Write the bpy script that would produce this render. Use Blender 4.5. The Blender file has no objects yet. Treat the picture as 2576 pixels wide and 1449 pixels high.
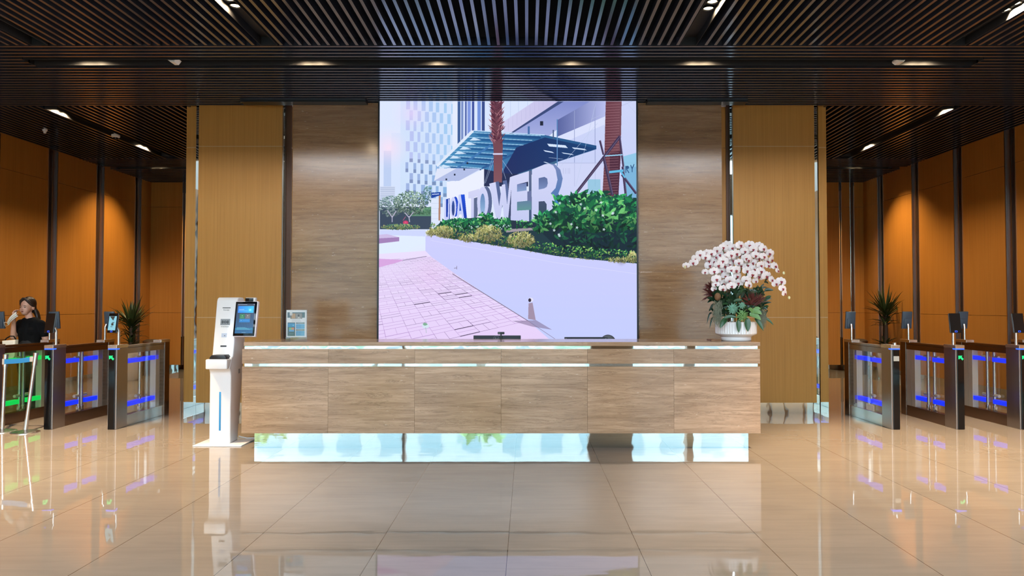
import bpy, bmesh, math, random
import numpy as np
from mathutils import Vector, Matrix, noise

R = math.radians
PI = math.pi
sc = bpy.context.scene
COL = sc.collection
# ------------------------------------------------------------------ camera model (2576 x 1449)
FPX, CX, CY, EYE = 1775.0, 1326.0, 724.5, 1.5
PITCH = math.atan(43.5 / FPX)


def ray(px, py):
    xc, yc = (px - CX) / FPX, (CY - py) / FPX
    return xc, math.cos(PITCH) - yc * math.sin(PITCH), math.sin(PITCH) + yc * math.cos(PITCH)


def at(px, py, Y):
    x, y, z = ray(px, py)
    t = Y / y
    return Vector((x * t, Y, EYE + z * t))


def onfloor(px, py):
    x, y, z = ray(px, py)
    t = -EYE / z
    return Vector((x * t, y * t, 0))


def lin(c):
    c = c / 255.0
    return c / 12.92 if c <= 0.04045 else ((c + 0.055) / 1.055) ** 2.4


def L(r, g, b):
    return (lin(r), lin(g), lin(b), 1.0)


# ------------------------------------------------------------------ materials
def new_mat(name):
    m = bpy.data.materials.new(name)
    m.use_nodes = True
    nt = m.node_tree
    return m, nt, nt.nodes['Principled BSDF']


def mat(name, col, rough=0.5, metal=0.0, spec=0.5, emit=None, estr=1.0, coat=0.0, sheen=0.0, bump=None, aniso=0.0):
    m, nt, p = new_mat(name)
    p.inputs['Base Color'].default_value = L(*col)
    p.inputs['Roughness'].default_value = rough
    p.inputs['Metallic'].default_value = metal
    p.inputs['Specular IOR Level'].default_value = spec
    p.inputs['Coat Weight'].default_value = coat
    p.inputs['Coat Roughness'].default_value = 0.05
    if emit:
        p.inputs['Emission Color'].default_value = L(*emit)
        p.inputs['Emission Strength'].default_value = estr
    if bump:
        tc = nt.nodes.new('ShaderNodeTexCoord')
        n = nt.nodes.new('ShaderNodeTexNoise')
        n.inputs['Scale'].default_value = bump[0]
        b = nt.nodes.new('ShaderNodeBump')
        b.inputs['Strength'].default_value = bump[1]
        b.inputs['Distance'].default_value = bump[2] if len(bump) > 2 else 0.01
        nt.links.new(tc.outputs['Object'], n.inputs['Vector'])
        nt.links.new(n.outputs['Fac'], b.inputs['Height'])
        nt.links.new(b.outputs['Normal'], p.inputs['Normal'])
    return m


def nmath(nt, op, a, b=None):
    n = nt.nodes.new('ShaderNodeMath')
    n.operation = op
    for i, v in enumerate((a, b)):
        if v is None:
            continue
        if isinstance(v, (int, float)):
            n.inputs[i].default_value = v
        else:
            nt.links.new(v, n.inputs[i])
    return n.outputs[0]


def ramp(nt, fac, stops):
    r = nt.nodes.new('ShaderNodeValToRGB')
    el = r.color_ramp.elements
    while len(el) < len(stops):
        el.new(0.5)
    for e, (p, c) in zip(el, stops):
        e.position = p
        e.color = L(*c)
    nt.links.new(fac, r.inputs['Fac'])
    return r.outputs['Color']


def mapped_noise(nt, scale, nscale=1.0, detail=4.0, distort=0.0, rough=0.55, offset=None):
    tc = nt.nodes.new('ShaderNodeTexCoord')
    mp = nt.nodes.new('ShaderNodeMapping')
    mp.inputs['Scale'].default_value = scale
    nt.links.new(tc.outputs['Object'], mp.inputs['Vector'])
    vec = mp.outputs['Vector']
    if offset is not None:
        ad = nt.nodes.new('ShaderNodeVectorMath')
        ad.operation = 'ADD'
        nt.links.new(vec, ad.inputs[0])
        nt.links.new(offset, ad.inputs[1])
        vec = ad.outputs[0]
    n = nt.nodes.new('ShaderNodeTexNoise')
    n.inputs['Scale'].default_value = nscale
    n.inputs['Detail'].default_value = detail
    n.inputs['Roughness'].default_value = rough
    n.inputs['Distortion'].default_value = distort
    nt.links.new(vec, n.inputs['Vector'])
    return n.outputs['Fac']


def mixc(nt, fac, a, b, mode='MIX'):
    m = nt.nodes.new('ShaderNodeMix')
    m.data_type = 'RGBA'
    m.blend_type = mode
    for sock, v in ((m.inputs[0], fac), (m.inputs[6], a), (m.inputs[7], b)):
        if isinstance(v, (int, float)):
            sock.default_value = v
        elif isinstance(v, tuple):
            sock.default_value = v
        else:
            nt.links.new(v, sock)
    return m.outputs[2]


def wood_mat(name, dark, mid, light, rough=0.42):
    m, nt, p = new_mat(name)
    f1 = mapped_noise(nt, (55, 55, 0.9), 1.0, 5, 0.3)
    f2 = mapped_noise(nt, (7, 7, 0.25), 1.0, 3, 0.2)
    c1 = ramp(nt, f1, [(0.25, dark), (0.5, mid), (0.78, light)])
    c2 = ramp(nt, f2, [(0.3, mid), (0.7, light)])
    c = mixc(nt, 0.4, c1, c2)
    nt.links.new(c, p.inputs['Base Color'])
    p.inputs['Roughness'].default_value = rough
    p.inputs['Specular IOR Level'].default_value = 0.35
    return m


def stone_mat(name, x0, pitch, stops, rough=0.16):
    m, nt, p = new_mat(name)
    tc = nt.nodes.new('ShaderNodeTexCoord')
    sp = nt.nodes.new('ShaderNodeSeparateXYZ')
    nt.links.new(tc.outputs['Object'], sp.inputs[0])
    cell = nmath(nt, 'FLOOR', nmath(nt, 'DIVIDE', nmath(nt, 'SUBTRACT', sp.outputs['X'], x0), pitch))
    cb = nt.nodes.new('ShaderNodeCombineXYZ')
    nt.links.new(nmath(nt, 'MULTIPLY', cell, 5.37), cb.inputs['X'])
    nt.links.new(nmath(nt, 'MULTIPLY', cell, 3.71), cb.inputs['Z'])
    f1 = mapped_noise(nt, (1.7, 1.7, 24), 1.0, 8, 0.6, 0.66, cb.outputs[0])
    f2 = mapped_noise(nt, (9, 9, 95), 1.0, 5, 0.5, 0.65, cb.outputs[0])
    f3 = mapped_noise(nt, (0.5, 0.5, 3.0), 1.0, 2, 0.3, 0.5, cb.outputs[0])
    c1 = ramp(nt, f1, stops)
    c2 = ramp(nt, f2, [(0.3, stops[0][1]), (0.55, stops[1][1]), (0.75, stops[-1][1])])
    c = mixc(nt, 0.35, c1, c2)
    c3 = ramp(nt, f3, [(0.3, (222, 219, 214)), (0.7, (255, 255, 255))])
    c = mixc(nt, 1.0, c, c3, 'MULTIPLY')
    f4 = mapped_noise(nt, (0.8, 0.8, 13), 1.0, 9, 0.8, 0.7, cb.outputs[0])
    v = nmath(nt, 'LESS_THAN', nmath(nt, 'ABSOLUTE', nmath(nt, 'SUBTRACT', f4, 0.5)), 0.012)
    f5 = mapped_noise(nt, (14, 14, 60), 1.0, 3, 0.2, 0.6, cb.outputs[0])
    pit = nmath(nt, 'GREATER_THAN', f5, 0.70)
    c = mixc(nt, nmath(nt, 'MULTIPLY', v, 0.35), c, L(104, 80, 60))
    c = mixc(nt, nmath(nt, 'MULTIPLY', pit, 0.45), c, L(226, 208, 184))
    nt.links.new(c, p.inputs['Base Color'])
    p.inputs['Roughness'].default_value = rough
    p.inputs['Specular IOR Level'].default_value = 0.5
    return m


def floor_mat():
    m, nt, p = new_mat('polished_tile')
    tc = nt.nodes.new('ShaderNodeTexCoord')
    sp = nt.nodes.new('ShaderNodeSeparateXYZ')
    nt.links.new(tc.outputs['Object'], sp.inputs[0])
    T = 0.809
    u = nmath(nt, 'DIVIDE', nmath(nt, 'SUBTRACT', sp.outputs['X'], -0.119), T)
    v = nmath(nt, 'DIVIDE', nmath(nt, 'SUBTRACT', sp.outputs['Y'], 6.03), T)

    def line(t, w):
        f = nmath(nt, 'ABSOLUTE', nmath(nt, 'SUBTRACT', nmath(nt, 'FRACT', t), 0.5))
        return nmath(nt, 'GREATER_THAN', f, 0.5 - w)
    gu, gv = line(u, 0.0028), line(v, 0.0014)
    cb = nt.nodes.new('ShaderNodeCombineXYZ')
    nt.links.new(nmath(nt, 'FLOOR', u), cb.inputs['X'])
    nt.links.new(nmath(nt, 'FLOOR', v), cb.inputs['Y'])
    wn = nt.nodes.new('ShaderNodeTexWhiteNoise')
    wn.noise_dimensions = '2D'
    nt.links.new(cb.outputs[0], wn.inputs['Vector'])
    off = nt.nodes.new('ShaderNodeVectorMath')
    off.operation = 'SCALE'
    off.inputs['Scale'].default_value = 9.0
    nt.links.new(wn.outputs['Color'], off.inputs[0])
    f1 = mapped_noise(nt, (1.6, 15, 1), 1.0, 5, 0.7, 0.6, off.outputs[0])
    f2 = mapped_noise(nt, (1.5, 2.5, 1), 1.0, 3, 0.4, 0.5, off.outputs[0])
    c1 = ramp(nt, f1, [(0.25, (134, 125, 115)), (0.5, (145, 135, 124)), (0.8, (154, 144, 132))])
    c2 = ramp(nt, f2, [(0.3, (135, 126, 116)), (0.7, (150, 140, 129))])
    c = mixc(nt, 0.45, c1, c2)
    c = mixc(nt, gv, c, L(112, 106, 98))
    c = mixc(nt, gu, c, L(84, 76, 68))
    nt.links.new(c, p.inputs['Base Color'])
    p.inputs['Roughness'].default_value = 0.022
    p.inputs['IOR'].default_value = 1.66
    # each tile is laid with a very slightly wavy face
    f3 = mapped_noise(nt, (2.2, 4.5, 1), 1.0, 2, 0.0, 0.5, off.outputs[0])
    b = nt.nodes.new('ShaderNodeBump')
    b.inputs['Strength'].default_value = 0.10
    b.inputs['Distance'].default_value = 0.006
    nt.links.new(f3, b.inputs['Height'])
    nt.links.new(b.outputs['Normal'], p.inputs['Normal'])
    return m


def glass_mat(name, tint, refl=0.10):
    m = bpy.data.materials.new(name)
    m.use_nodes = True
    nt = m.node_tree
    nt.nodes.clear()
    o = nt.nodes.new('ShaderNodeOutputMaterial')
    t = nt.nodes.new('ShaderNodeBsdfTransparent')
    t.inputs['Color'].default_value = (*tint, 1)
    g = nt.nodes.new('ShaderNodeBsdfGlossy')
    g.inputs['Roughness'].default_value = 0.01
    lw = nt.nodes.new('ShaderNodeLayerWeight')
    lw.inputs['Blend'].default_value = 0.5
    mx = nt.nodes.new('ShaderNodeMixShader')
    nt.links.new(nmath(nt, 'ADD', nmath(nt, 'MULTIPLY', nmath(nt, 'POWER', lw.outputs['Facing'], 4.0), .5), refl * .3), mx.inputs[0])
    nt.links.new(t.outputs[0], mx.inputs[1])
    nt.links.new(g.outputs[0], mx.inputs[2])
    nt.links.new(mx.outputs[0], o.inputs['Surface'])
    return m


def image_mat(name, img, estr=None, rough=0.3, spec=0.3):
    m, nt, p = new_mat(name)
    ti = nt.nodes.new('ShaderNodeTexImage')
    ti.image = img
    ti.extension = 'EXTEND'
    if estr is None:
        nt.links.new(ti.outputs['Color'], p.inputs['Base Color'])
    else:
        p.inputs['Base Color'].default_value = (0.01, 0.01, 0.012, 1)
        nt.links.new(ti.outputs['Color'], p.inputs['Emission Color'])
        p.inputs['Emission Strength'].default_value = estr
        p.inputs['Specular IOR Level'].default_value = spec
    p.inputs['Roughness'].default_value = rough
    return m


M = {}
M['floor'] = floor_mat()
M['wood'] = wood_mat('oak_veneer', (154, 110, 50), (170, 124, 58), (181, 134, 67))
M['wood_side'] = wood_mat('oak_veneer_amber', (152, 98, 38), (168, 111, 46), (180, 123, 56))
M['wood_dark'] = wood_mat('dark_veneer', (66, 40, 22), (78, 48, 27), (92, 58, 33))
TRAV = [(0.28, (136, 110, 86)), (0.42, (167, 141, 114)), (0.55, (186, 160, 132)), (0.68, (204, 180, 152)), (0.8, (156, 130, 104))]
M['seam'] = mat('pale_seam', (196, 176, 146), 0.4)
M['stone'] = stone_mat('travertine', -2.7185, 0.90617, [(p_, tuple(int(v * k) for v, k in zip(c_, (1.06, 1.015, .985)))) for p_, c_ in TRAV], 0.13)
M['stone_wall'] = stone_mat('travertine_wall', -3.25, 1.2, [(p_, tuple(int(v * k) for v, k in zip(c_, (.92, .86, .775)))) for p_, c_ in TRAV], 0.15)
M['mirror'] = mat('mirror_steel', (214, 226, 224), 0.02, 1.0, bump=(3.2, 0.06, 0.02))
M['steel'] = mat('brushed_steel', (208, 208, 206), 0.25, 1.0)
M['steel_pale'] = mat('pale_steel', (200, 204, 204), 0.35, 0.7)
M['bronze'] = mat('bronze_steel', (128, 110, 98), 0.26, 1.0)
M['bronze_grey'] = mat('warm_grey_steel', (162, 157, 154), 0.28, 1.0)
M['slat'] = mat('slat_paint', (124, 132, 152), 0.17, 0.85)
M['plenum'] = mat('plenum_black', (8, 8, 9), 0.9, 0.0, spec=0.1)
M['slot'] = mat('slot_paint', (24, 24, 26), 0.6)
M['black'] = mat('black_plastic', (14, 15, 18), 0.35)
M['black_glass'] = mat('black_glass', (8, 9, 12), 0.08, spec=0.35)
M['navy'] = mat('monitor_casing', (26, 32, 42), 0.4)
M['white'] = mat('gloss_white', (224, 224, 224), 0.22, coat=0.3)
M['white_matte'] = mat('matte_white', (222, 222, 220), 0.5)
M['ceramic'] = mat('white_ceramic', (232, 234, 236), 0.25, coat=0.4)
M['cup'] = mat('lamp_reflector', (225, 205, 175), 0.5)
M['lamp'] = mat('lamp_lens', (255, 240, 215), 0.4, emit=(255, 226, 178), estr=14.0)
M['blue'] = mat('blue_light', (6, 20, 90), 0.4, emit=(18, 52, 255), estr=1.15)
M['blue_led'] = mat('blue_led', (6, 20, 90), 0.4, emit=(40, 90, 255), estr=2.2)
M['green'] = mat('green_light', (4, 70, 36), 0.4, emit=(12, 232, 104), estr=1.0)
M['green_arrow'] = mat('green_arrow_led', (4, 80, 40), 0.4, emit=(20, 250, 140), estr=1.1)
M['glass'] = glass_mat('gate_glass', (0.955, 0.965, 0.96), 0.12)
M['glass_green_glow'] = glass_mat('gate_glass_green_glow', (0.80, 0.92, 0.80), 0.12)  # green glow of the light bands put into the glass tint
M['acrylic'] = glass_mat('clear_acrylic', (0.93, 0.92, 0.90), 0.10)
M['belt'] = mat('blue_belt', (24, 108, 168), 0.6)
M['grey'] = mat('grey_plastic', (128, 134, 138), 0.45)
M['bluegrey'] = mat('blue_grey_plastic', (58, 74, 88), 0.4)
M['petal'] = mat('orchid_petal', (240, 230, 230), 0.55, spec=0.3)
M['lip'] = mat('orchid_lip', (150, 34, 62), 0.5)
M['throat'] = mat('orchid_throat', (214, 150, 80), 0.5)
M['stem'] = mat('green_stem', (66, 86, 40), 0.5)
M['leaf'] = mat('leaf_green', (44, 78, 44), 0.38)
M['leaf_dark'] = mat('leaf_dark', (24, 54, 36), 0.3)
M['leaf_strap'] = mat('orchid_leaf', (34, 80, 44), 0.3)
M['succulent'] = mat('succulent_blue', (112, 164, 142), 0.5)
M['succulent_green'] = mat('succulent_green', (102, 146, 84), 0.45)
M['cordyline'] = mat('cordyline_red', (92, 42, 42), 0.4)
M['moss'] = mat('hanging_moss', (128, 134, 116), 0.8)
M['bark'] = mat('brown_ball', (124, 88, 60), 0.8)
M['soil'] = mat('soil', (38, 30, 24), 0.9)
M['palm'] = mat('palm_leaf', (44, 60, 30), 0.4)
M['trunk'] = mat('palm_trunk', (60, 46, 34), 0.8)
M['terra'] = mat('pale_planter', (202, 182, 160), 0.4)
M['tray_wood'] = mat('tray_wood', (138, 98, 66), 0.5)
M['skin'] = mat('skin', (206, 160, 138), 0.5)
M['hair'] = mat('hair', (30, 22, 20), 0.45)
M['shirt'] = mat('black_shirt', (9, 10, 13), 0.9, spec=.2)
M['trouser'] = mat('dark_trousers', (28, 30, 34), 0.85)
M['mouth'] = mat('lips', (158, 88, 84), 0.5)
M['mask'] = mat('white_mask', (214, 214, 206), 0.8)
M['shoe'] = mat('shoe', (40, 38, 38), 0.5)
M['mark'] = mat('grey_print', (120, 124, 124), 0.6)
M['mark_dark'] = mat('dark_print', (40, 46, 50), 0.5)
M['cyan_strip'] = mat('cyan_strip', (30, 120, 170), 0.3, emit=(24, 128, 178), estr=0.35)
m_, nt_, p_ = new_mat('outside_paving')
nt_.links.new(ramp(nt_, mapped_noise(nt_, (.55, .3, 1), 1.0, 3, .3), [(.40, (36, 62, 26)), (.46, (84, 110, 54)), (.485, (150, 158, 160)), (.535, (150, 158, 160)), (.56, (48, 50, 54))]), p_.inputs['Base Color'])
p_.inputs['Roughness'].default_value = .8
M['ground'] = m_
M['street_front'] = mat('street_front', (150, 162, 164), 0.7)
M['street_window'] = mat('street_window', (112, 138, 146), 0.4)
M['tree'] = mat('outside_leaf', (120, 148, 92), 0.7)
M['tree_trunk'] = mat('outside_trunk', (90, 74, 58), 0.8)
M['front_wall'] = mat('front_wall', (128, 100, 76), 0.5)


# ------------------------------------------------------------------ mesh helpers
class MB:
    def __init__(s):
        s.bm = bmesh.new()
        s.mi = 0

    def _set(s, verts):
        fs = set()
        for v in verts:
            fs.update(v.link_faces)
        for f in fs:
            f.material_index = s.mi
        return fs

    def quad(s, *pts):
        f = s.bm.faces.new([s.bm.verts.new(p) for p in pts])
        f.material_index = s.mi
        return f

    def box(s, x0, x1, y0, y1, z0, z1, bev=0.0, seg=2, T=None):
        x0, x1 = min(x0, x1), max(x0, x1)
        y0, y1 = min(y0, y1), max(y0, y1)
        z0, z1 = min(z0, z1), max(z0, z1)
        c = [(x0, y0, z0), (x1, y0, z0), (x1, y1, z0), (x0, y1, z0), (x0, y0, z1), (x1, y0, z1), (x1, y1, z1), (x0, y1, z1)]
        vs = [s.bm.verts.new(T @ Vector(p) if T else p) for p in c]
        fs = []
        for q in ((3, 2, 1, 0), (4, 5, 6, 7), (0, 1, 5, 4), (1, 2, 6, 5), (2, 3, 7, 6), (3, 0, 4, 7)):
            f = s.bm.faces.new([vs[i] for i in q])
            f.material_index = s.mi
            fs.append(f)
        if bev > 0:
            es = set()
            for f in fs:
                es.update(f.edges)
            bmesh.ops.bevel(s.bm, geom=list(es), offset=bev, segments=seg, profile=0.5, affect='EDGES', clamp_overlap=True)
        return s

    def prism(s, poly, axis, a0, a1, bev=0.0, seg=2, T=None):
        def mk(u, v, a):
            p = {'x': (a, u, v), 'y': (u, a, v), 'z': (u, v, a)}[axis]
            return T @ Vector(p) if T else Vector(p)
        A = [s.bm.verts.new(mk(u, v, a0)) for u, v in poly]
        B = [s.bm.verts.new(mk(u, v, a1)) for u, v in poly]
        fs = [s.bm.faces.new(A), s.bm.faces.new(B)]
        n = len(poly)
        for i in range(n):
            fs.append(s.bm.faces.new((A[i], A[(i + 1) % n], B[(i + 1) % n], B[i])))
        for f in fs:
            f.material_index = s.mi
        bmesh.ops.recalc_face_normals(s.bm, faces=fs)
        if bev > 0:
            es = set(fs[0].edges) | set(fs[1].edges)
            bmesh.ops.bevel(s.bm, geom=list(es), offset=bev, segments=seg, profile=0.5, affect='EDGES', clamp_overlap=True)
        return s

    def lathe(s, prof, cx=0, cy=0, seg=32, z0=0.0, flute=None):
        rings = []
        for r, z in prof:
            ring = []
            for i in range(seg):
                a = 2 * PI * i / seg
                rr = r
                if flute and flute[0] <= z <= flute[1]:
                    rr = r - flute[2] * abs(math.sin(a * flute[3] / 2))
                ring.append(s.bm.verts.new((cx + rr * math.cos(a), cy + rr * math.sin(a), z0 + z)))
            rings.append(ring)
        fs = []
        for a, b in zip(rings[:-1], rings[1:]):
            for i in range(seg):
                j = (i + 1) % seg
                fs.append(s.bm.faces.new((a[i], a[j], b[j], b[i])))
        if prof[0][0] > 1e-6:
            fs.append(s.bm.faces.new(list(reversed(rings[0]))))
        if prof[-1][0] > 1e-6:
            fs.append(s.bm.faces.new(rings[-1]))
        for f in fs:
            f.material_index = s.mi
        return s

    def tube(s, pts, rad, seg=8, cap=True):
        pts = [Vector(p) for p in pts]
        n = len(pts)
        if not hasattr(rad, '__len__'):
            rad = [rad] * n
        t0 = (pts[1] - pts[0]).normalized()
        up = Vector((0, 0, 1)) if abs(t0.z) < 0.9 else Vector((1, 0, 0))
        nrm = t0.cross(up).normalized()
        rings = []
        for i, p in enumerate(pts):
            t = (pts[min(i + 1, n - 1)] - pts[max(i - 1, 0)]).normalized()
            nrm = (nrm - t * nrm.dot(t)).normalized()
            bi = t.cross(nrm)
            rings.append([s.bm.verts.new(p + (nrm * math.cos(2 * PI * k / seg) + bi * math.sin(2 * PI * k / seg)) * rad[i]) for k in range(seg)])
        fs = []
        for a, b in zip(rings[:-1], rings[1:]):
            for k in range(seg):
                j = (k + 1) % seg
                fs.append(s.bm.faces.new((a[k], a[j], b[j], b[k])))
        if cap:
            fs.append(s.bm.faces.new(list(reversed(rings[0]))))
            fs.append(s.bm.faces.new(rings[-1]))
        for f in fs:
            f.material_index = s.mi
        return s

    def ball(s, c, r, sub=2, rot=None):
        r = (r, r, r) if not hasattr(r, '__len__') else r
        T = Matrix.Translation(Vector(c))
        if rot is not None:
            T = T @ rot
        T = T @ Matrix.Diagonal((*r, 1))
        res = bmesh.ops.create_icosphere(s.bm, subdivisions=sub, radius=1.0, matrix=T)
        s._set(res['verts'])
        return s

    def limb(s, pts, rad, seg=10):
        s.tube(pts, rad, seg)
        for p, r in zip(pts, rad):
            s.ball(p, r, 2)
        return s

    def blade(s, pts, widths, side, fold=0.25):
        """a leaf: a strip following pts, with a folded midrib and real thickness"""
        pts = [Vector(p) for p in pts]
        n = len(pts)
        rows = []
        for i, p in enumerate(pts):
            t = (pts[min(i + 1, n - 1)] - pts[max(i - 1, 0)]).normalized()
            sd = (side - t * side.dot(t)).normalized()
            up = sd.cross(t).normalized()
            w = widths[i]
            rows.append([s.bm.verts.new(q) for q in (p - sd * w + up * w * fold, p, p + sd * w + up * w * fold)])
        fs = []
        for a, b in zip(rows[:-1], rows[1:]):
            for k in range(2):
                fs.append(s.bm.faces.new((a[k], a[k + 1], b[k + 1], b[k])))
        for f in fs:
            f.material_index = s.mi
        return s

    def disc(s, c, r, nrm, seg=16):
        nrm = Vector(nrm).normalized()
        up = Vector((0, 0, 1)) if abs(nrm.z) < 0.9 else Vector((1, 0, 0))
        a = nrm.cross(up).normalized()
        b = nrm.cross(a)
        f = s.bm.faces.new([s.bm.verts.new(Vector(c) + (a * math.cos(2 * PI * k / seg) + b * math.sin(2 * PI * k / seg)) * r) for k in range(seg)])
        f.material_index = s.mi
        f.normal_update()
        if f.normal.dot(nrm) < 0:
            f.normal_flip()
        return s

    def build(s, name, mats, parent=None, origin=None, smooth=None, uv=None):
        me = bpy.data.meshes.new(name)
        o = wl(parent) if parent else (Vector(origin) if origin is not None else Vector((0, 0, 0)))
        if o.length > 0:
            bmesh.ops.translate(s.bm, verts=s.bm.verts, vec=-o)
        if uv:
            lay = s.bm.loops.layers.uv.new('UVMap')
            for f in s.bm.faces:
                for lp in f.loops:
                    lp[lay].uv = uv(lp.vert.co + o)
        s.bm.to_mesh(me)
        s.bm.free()
        for mm in (mats if isinstance(mats, (list, tuple)) else [mats]):
            me.materials.append(mm)
        if smooth:
            me.shade_smooth()
            me.set_sharp_from_angle(angle=R(smooth))
        ob = bpy.data.objects.new(name, me)
        COL.objects.link(ob)
        if parent:
            ob.parent = parent
        else:
            ob.location = o
        return ob


def wl(o):
    v = Vector((0, 0, 0))
    while o is not None:
        v = v + Vector(o.location)
        o = o.parent
    return v


def tag(o, label=None, cat=None, group=None, kind=None):
    if label:
        o['label'] = label
    if cat:
        o['category'] = cat
    if group:
        o['group'] = group
    if kind:
        o['kind'] = kind
    return o


def thing(name, label, cat, loc, group=None):
    o = bpy.data.objects.new(name, None)
    o.empty_display_size = 0.1
    COL.objects.link(o)
    o.location = loc
    return tag(o, label, cat, group)


KIDS = {}


def dup(o, loc, label=None, par=None):
    c = o.copy()
    COL.objects.link(c)
    if par is None:
        c.location = loc
        if label:
            c['label'] = label
    else:
        c.parent = par
        c.matrix_parent_inverse = Matrix.Identity(4)
    for ch in list(o.children):
        dup(ch, None, None, c)
    return c


def struct(mb, name, m, smooth=None, parent=None):
    o = mb.build(name, m, parent, smooth=smooth)
    if parent is None:
        o['kind'] = 'structure'
    return o


def bake(mb, voxel, it=6):
    """one continuous skin grown over overlapping volumes"""
    me = bpy.data.meshes.new('tmp')
    mb.bm.to_mesh(me)
    mb.bm.free()
    o = bpy.data.objects.new('tmp', me)
    COL.objects.link(o)
    r = o.modifiers.new('r', 'REMESH')
    r.mode = 'VOXEL'
    r.voxel_size = voxel
    sm = o.modifiers.new('s', 'SMOOTH')
    sm.factor = 0.5
    sm.iterations = it
    bpy.context.view_layer.update()
    dg = bpy.context.evaluated_depsgraph_get()
    res = bpy.data.meshes.new_from_object(o.evaluated_get(dg))
    bpy.data.objects.remove(o)
    bpy.data.meshes.remove(me)
    out = MB()
    out.bm.from_mesh(res)
    bpy.data.meshes.remove(res)
    for f in out.bm.faces:
        f.smooth = True
    return out


def text_mesh(txt, size, name, m, parent, T, align='CENTER', ext=0.0006, shear=0.0):
    cu = bpy.data.curves.new('t', 'FONT')
    cu.body = txt
    cu.size = size
    cu.align_x = align
    cu.align_y = 'CENTER'
    cu.extrude = ext
    cu.shear = shear
    o = bpy.data.objects.new('t', cu)
    COL.objects.link(o)
    bpy.context.view_layer.update()
    me = bpy.data.meshes.new_from_object(o.evaluated_get(bpy.context.evaluated_depsgraph_get()))
    bpy.data.objects.remove(o)
    b = MB()
    b.bm.from_mesh(me)
    bpy.data.meshes.remove(me)
    bmesh.ops.transform(b.bm, matrix=T, verts=b.bm.verts)
    for f in b.bm.faces:
        f.material_index = 0
    return b.build(name, m, parent)


FACE_CAM = Matrix(((1, 0, 0, 0), (0, 0, -1, 0), (0, 1, 0, 0), (0, 0, 0, 1)))   # text plane xy -> xz, facing -y


# ------------------------------------------------------------------ painted screens (pixels made here, no file)
class Paint:
    def __init__(s, x0, y0, x1, y1, k, bg):
        s.x0, s.y0, s.k = x0, y0, k
        s.W, s.H = int((x1 - x0) * k), int((y1 - y0) * k)
        s.a = np.ones((s.H, s.W, 3), dtype=np.float32) * np.array(bg, dtype=np.float32)
        s.clip = None

    def poly(s, pts, col, alpha=1.0, col2=None, axis='y'):
        P = [((x - s.x0) * s.k, (y - s.y0) * s.k) for x, y in pts]
        xs, ys = [p[0] for p in P], [p[1] for p in P]
        ax, bx = max(0, int(min(xs))), min(s.W, int(max(xs)) + 2)
        ay, by = max(0, int(min(ys))), min(s.H, int(max(ys)) + 2)
        if ax >= bx or ay >= by:
            return
        X, Y = np.meshgrid(np.arange(ax, bx) + 0.5, np.arange(ay, by) + 0.5)
        inside = np.zeros(X.shape, dtype=bool)
        n = len(P)
        for i in range(n):
            xa, ya = P[i]
            xb, yb = P[(i + 1) % n]
            if ya == yb:
                continue
            c = ((ya > Y) != (yb > Y)) & (X < (xb - xa) * (Y - ya) / (yb - ya) + xa)
            inside ^= c
        if s.clip is not None:
            inside &= s.clip[ay:by, ax:bx]
        reg = s.a[ay:by, ax:bx]
        c = np.array(col, dtype=np.float32)
        if col2 is not None:
            t = ((Y - min(ys)) / max(1e-3, max(ys) - min(ys)) if axis == 'y' else (X - min(xs)) / max(1e-3, max(xs) - min(xs)))[..., None]
            cc = c * (1 - t) + np.array(col2, dtype=np.float32) * t
            reg[inside] = reg[inside] * (1 - alpha) + cc[inside] * alpha
        else:
            reg[inside] = reg[inside] * (1 - alpha) + c * alpha

    def rect(s, x0, y0, x1, y1, col, alpha=1.0, col2=None, axis='y'):
        s.poly([(x0, y0), (x1, y0), (x1, y1), (x0, y1)], col, alpha, col2, axis)

    def seg(s, x0, y0, x1, y1, w, col, alpha=1.0):
        d = math.hypot(x1 - x0, y1 - y0) or 1
        nx, ny = -(y1 - y0) / d * w / 2, (x1 - x0) / d * w / 2
        s.poly([(x0 + nx, y0 + ny), (x1 + nx, y1 + ny), (x1 - nx, y1 - ny), (x0 - nx, y0 - ny)], col, alpha)

    def ell(s, cx, cy, rx, ry, col, alpha=1.0, n=20):
        s.poly([(cx + rx * math.cos(2 * PI * i / n), cy + ry * math.sin(2 * PI * i / n)) for i in range(n)], col, alpha)

    def leaf(s, cx, cy, ln, w, ang, col, alpha=1.0):
        ca, sa = math.cos(ang), math.sin(ang)
        s.poly([(cx + u * ln * ca - v * w * sa, cy + u * ln * sa + v * w * ca) for u, v in ((-.5, 0), (-.2, .45), (.15, .42), (.5, 0), (.15, -.42), (-.2, -.45))], col, alpha)

    def glow(s, cx, cy, r, col, alpha):
        Y, X = np.mgrid[0:s.H, 0:s.W]
        d = np.sqrt(((X / s.k + s.x0 - cx) / r) ** 2 + ((Y / s.k + s.y0 - cy) / r) ** 2)
        t = (np.clip(1 - d, 0, 1) ** 1.6 * alpha)[..., None]
        s.a = s.a * (1 - t) + np.array(col, dtype=np.float32) * t

    def mask(s, pts):
        keep = s.a
        s.a = np.zeros_like(keep)
        s.clip = None
        s.poly(pts, (1, 1, 1))
        s.clip = s.a[..., 0] > 0.5
        s.a = keep

    def image(s, name):
        img = bpy.data.images.new(name, s.W, s.H)
        out = np.ones((s.H, s.W, 4), dtype=np.float32)
        out[..., :3] = np.clip(s.a, 0, 255)[::-1] / 255.0
        img.pixels.foreach_set(out.ravel())
        img.update()
        img.pack()
        return img


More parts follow.
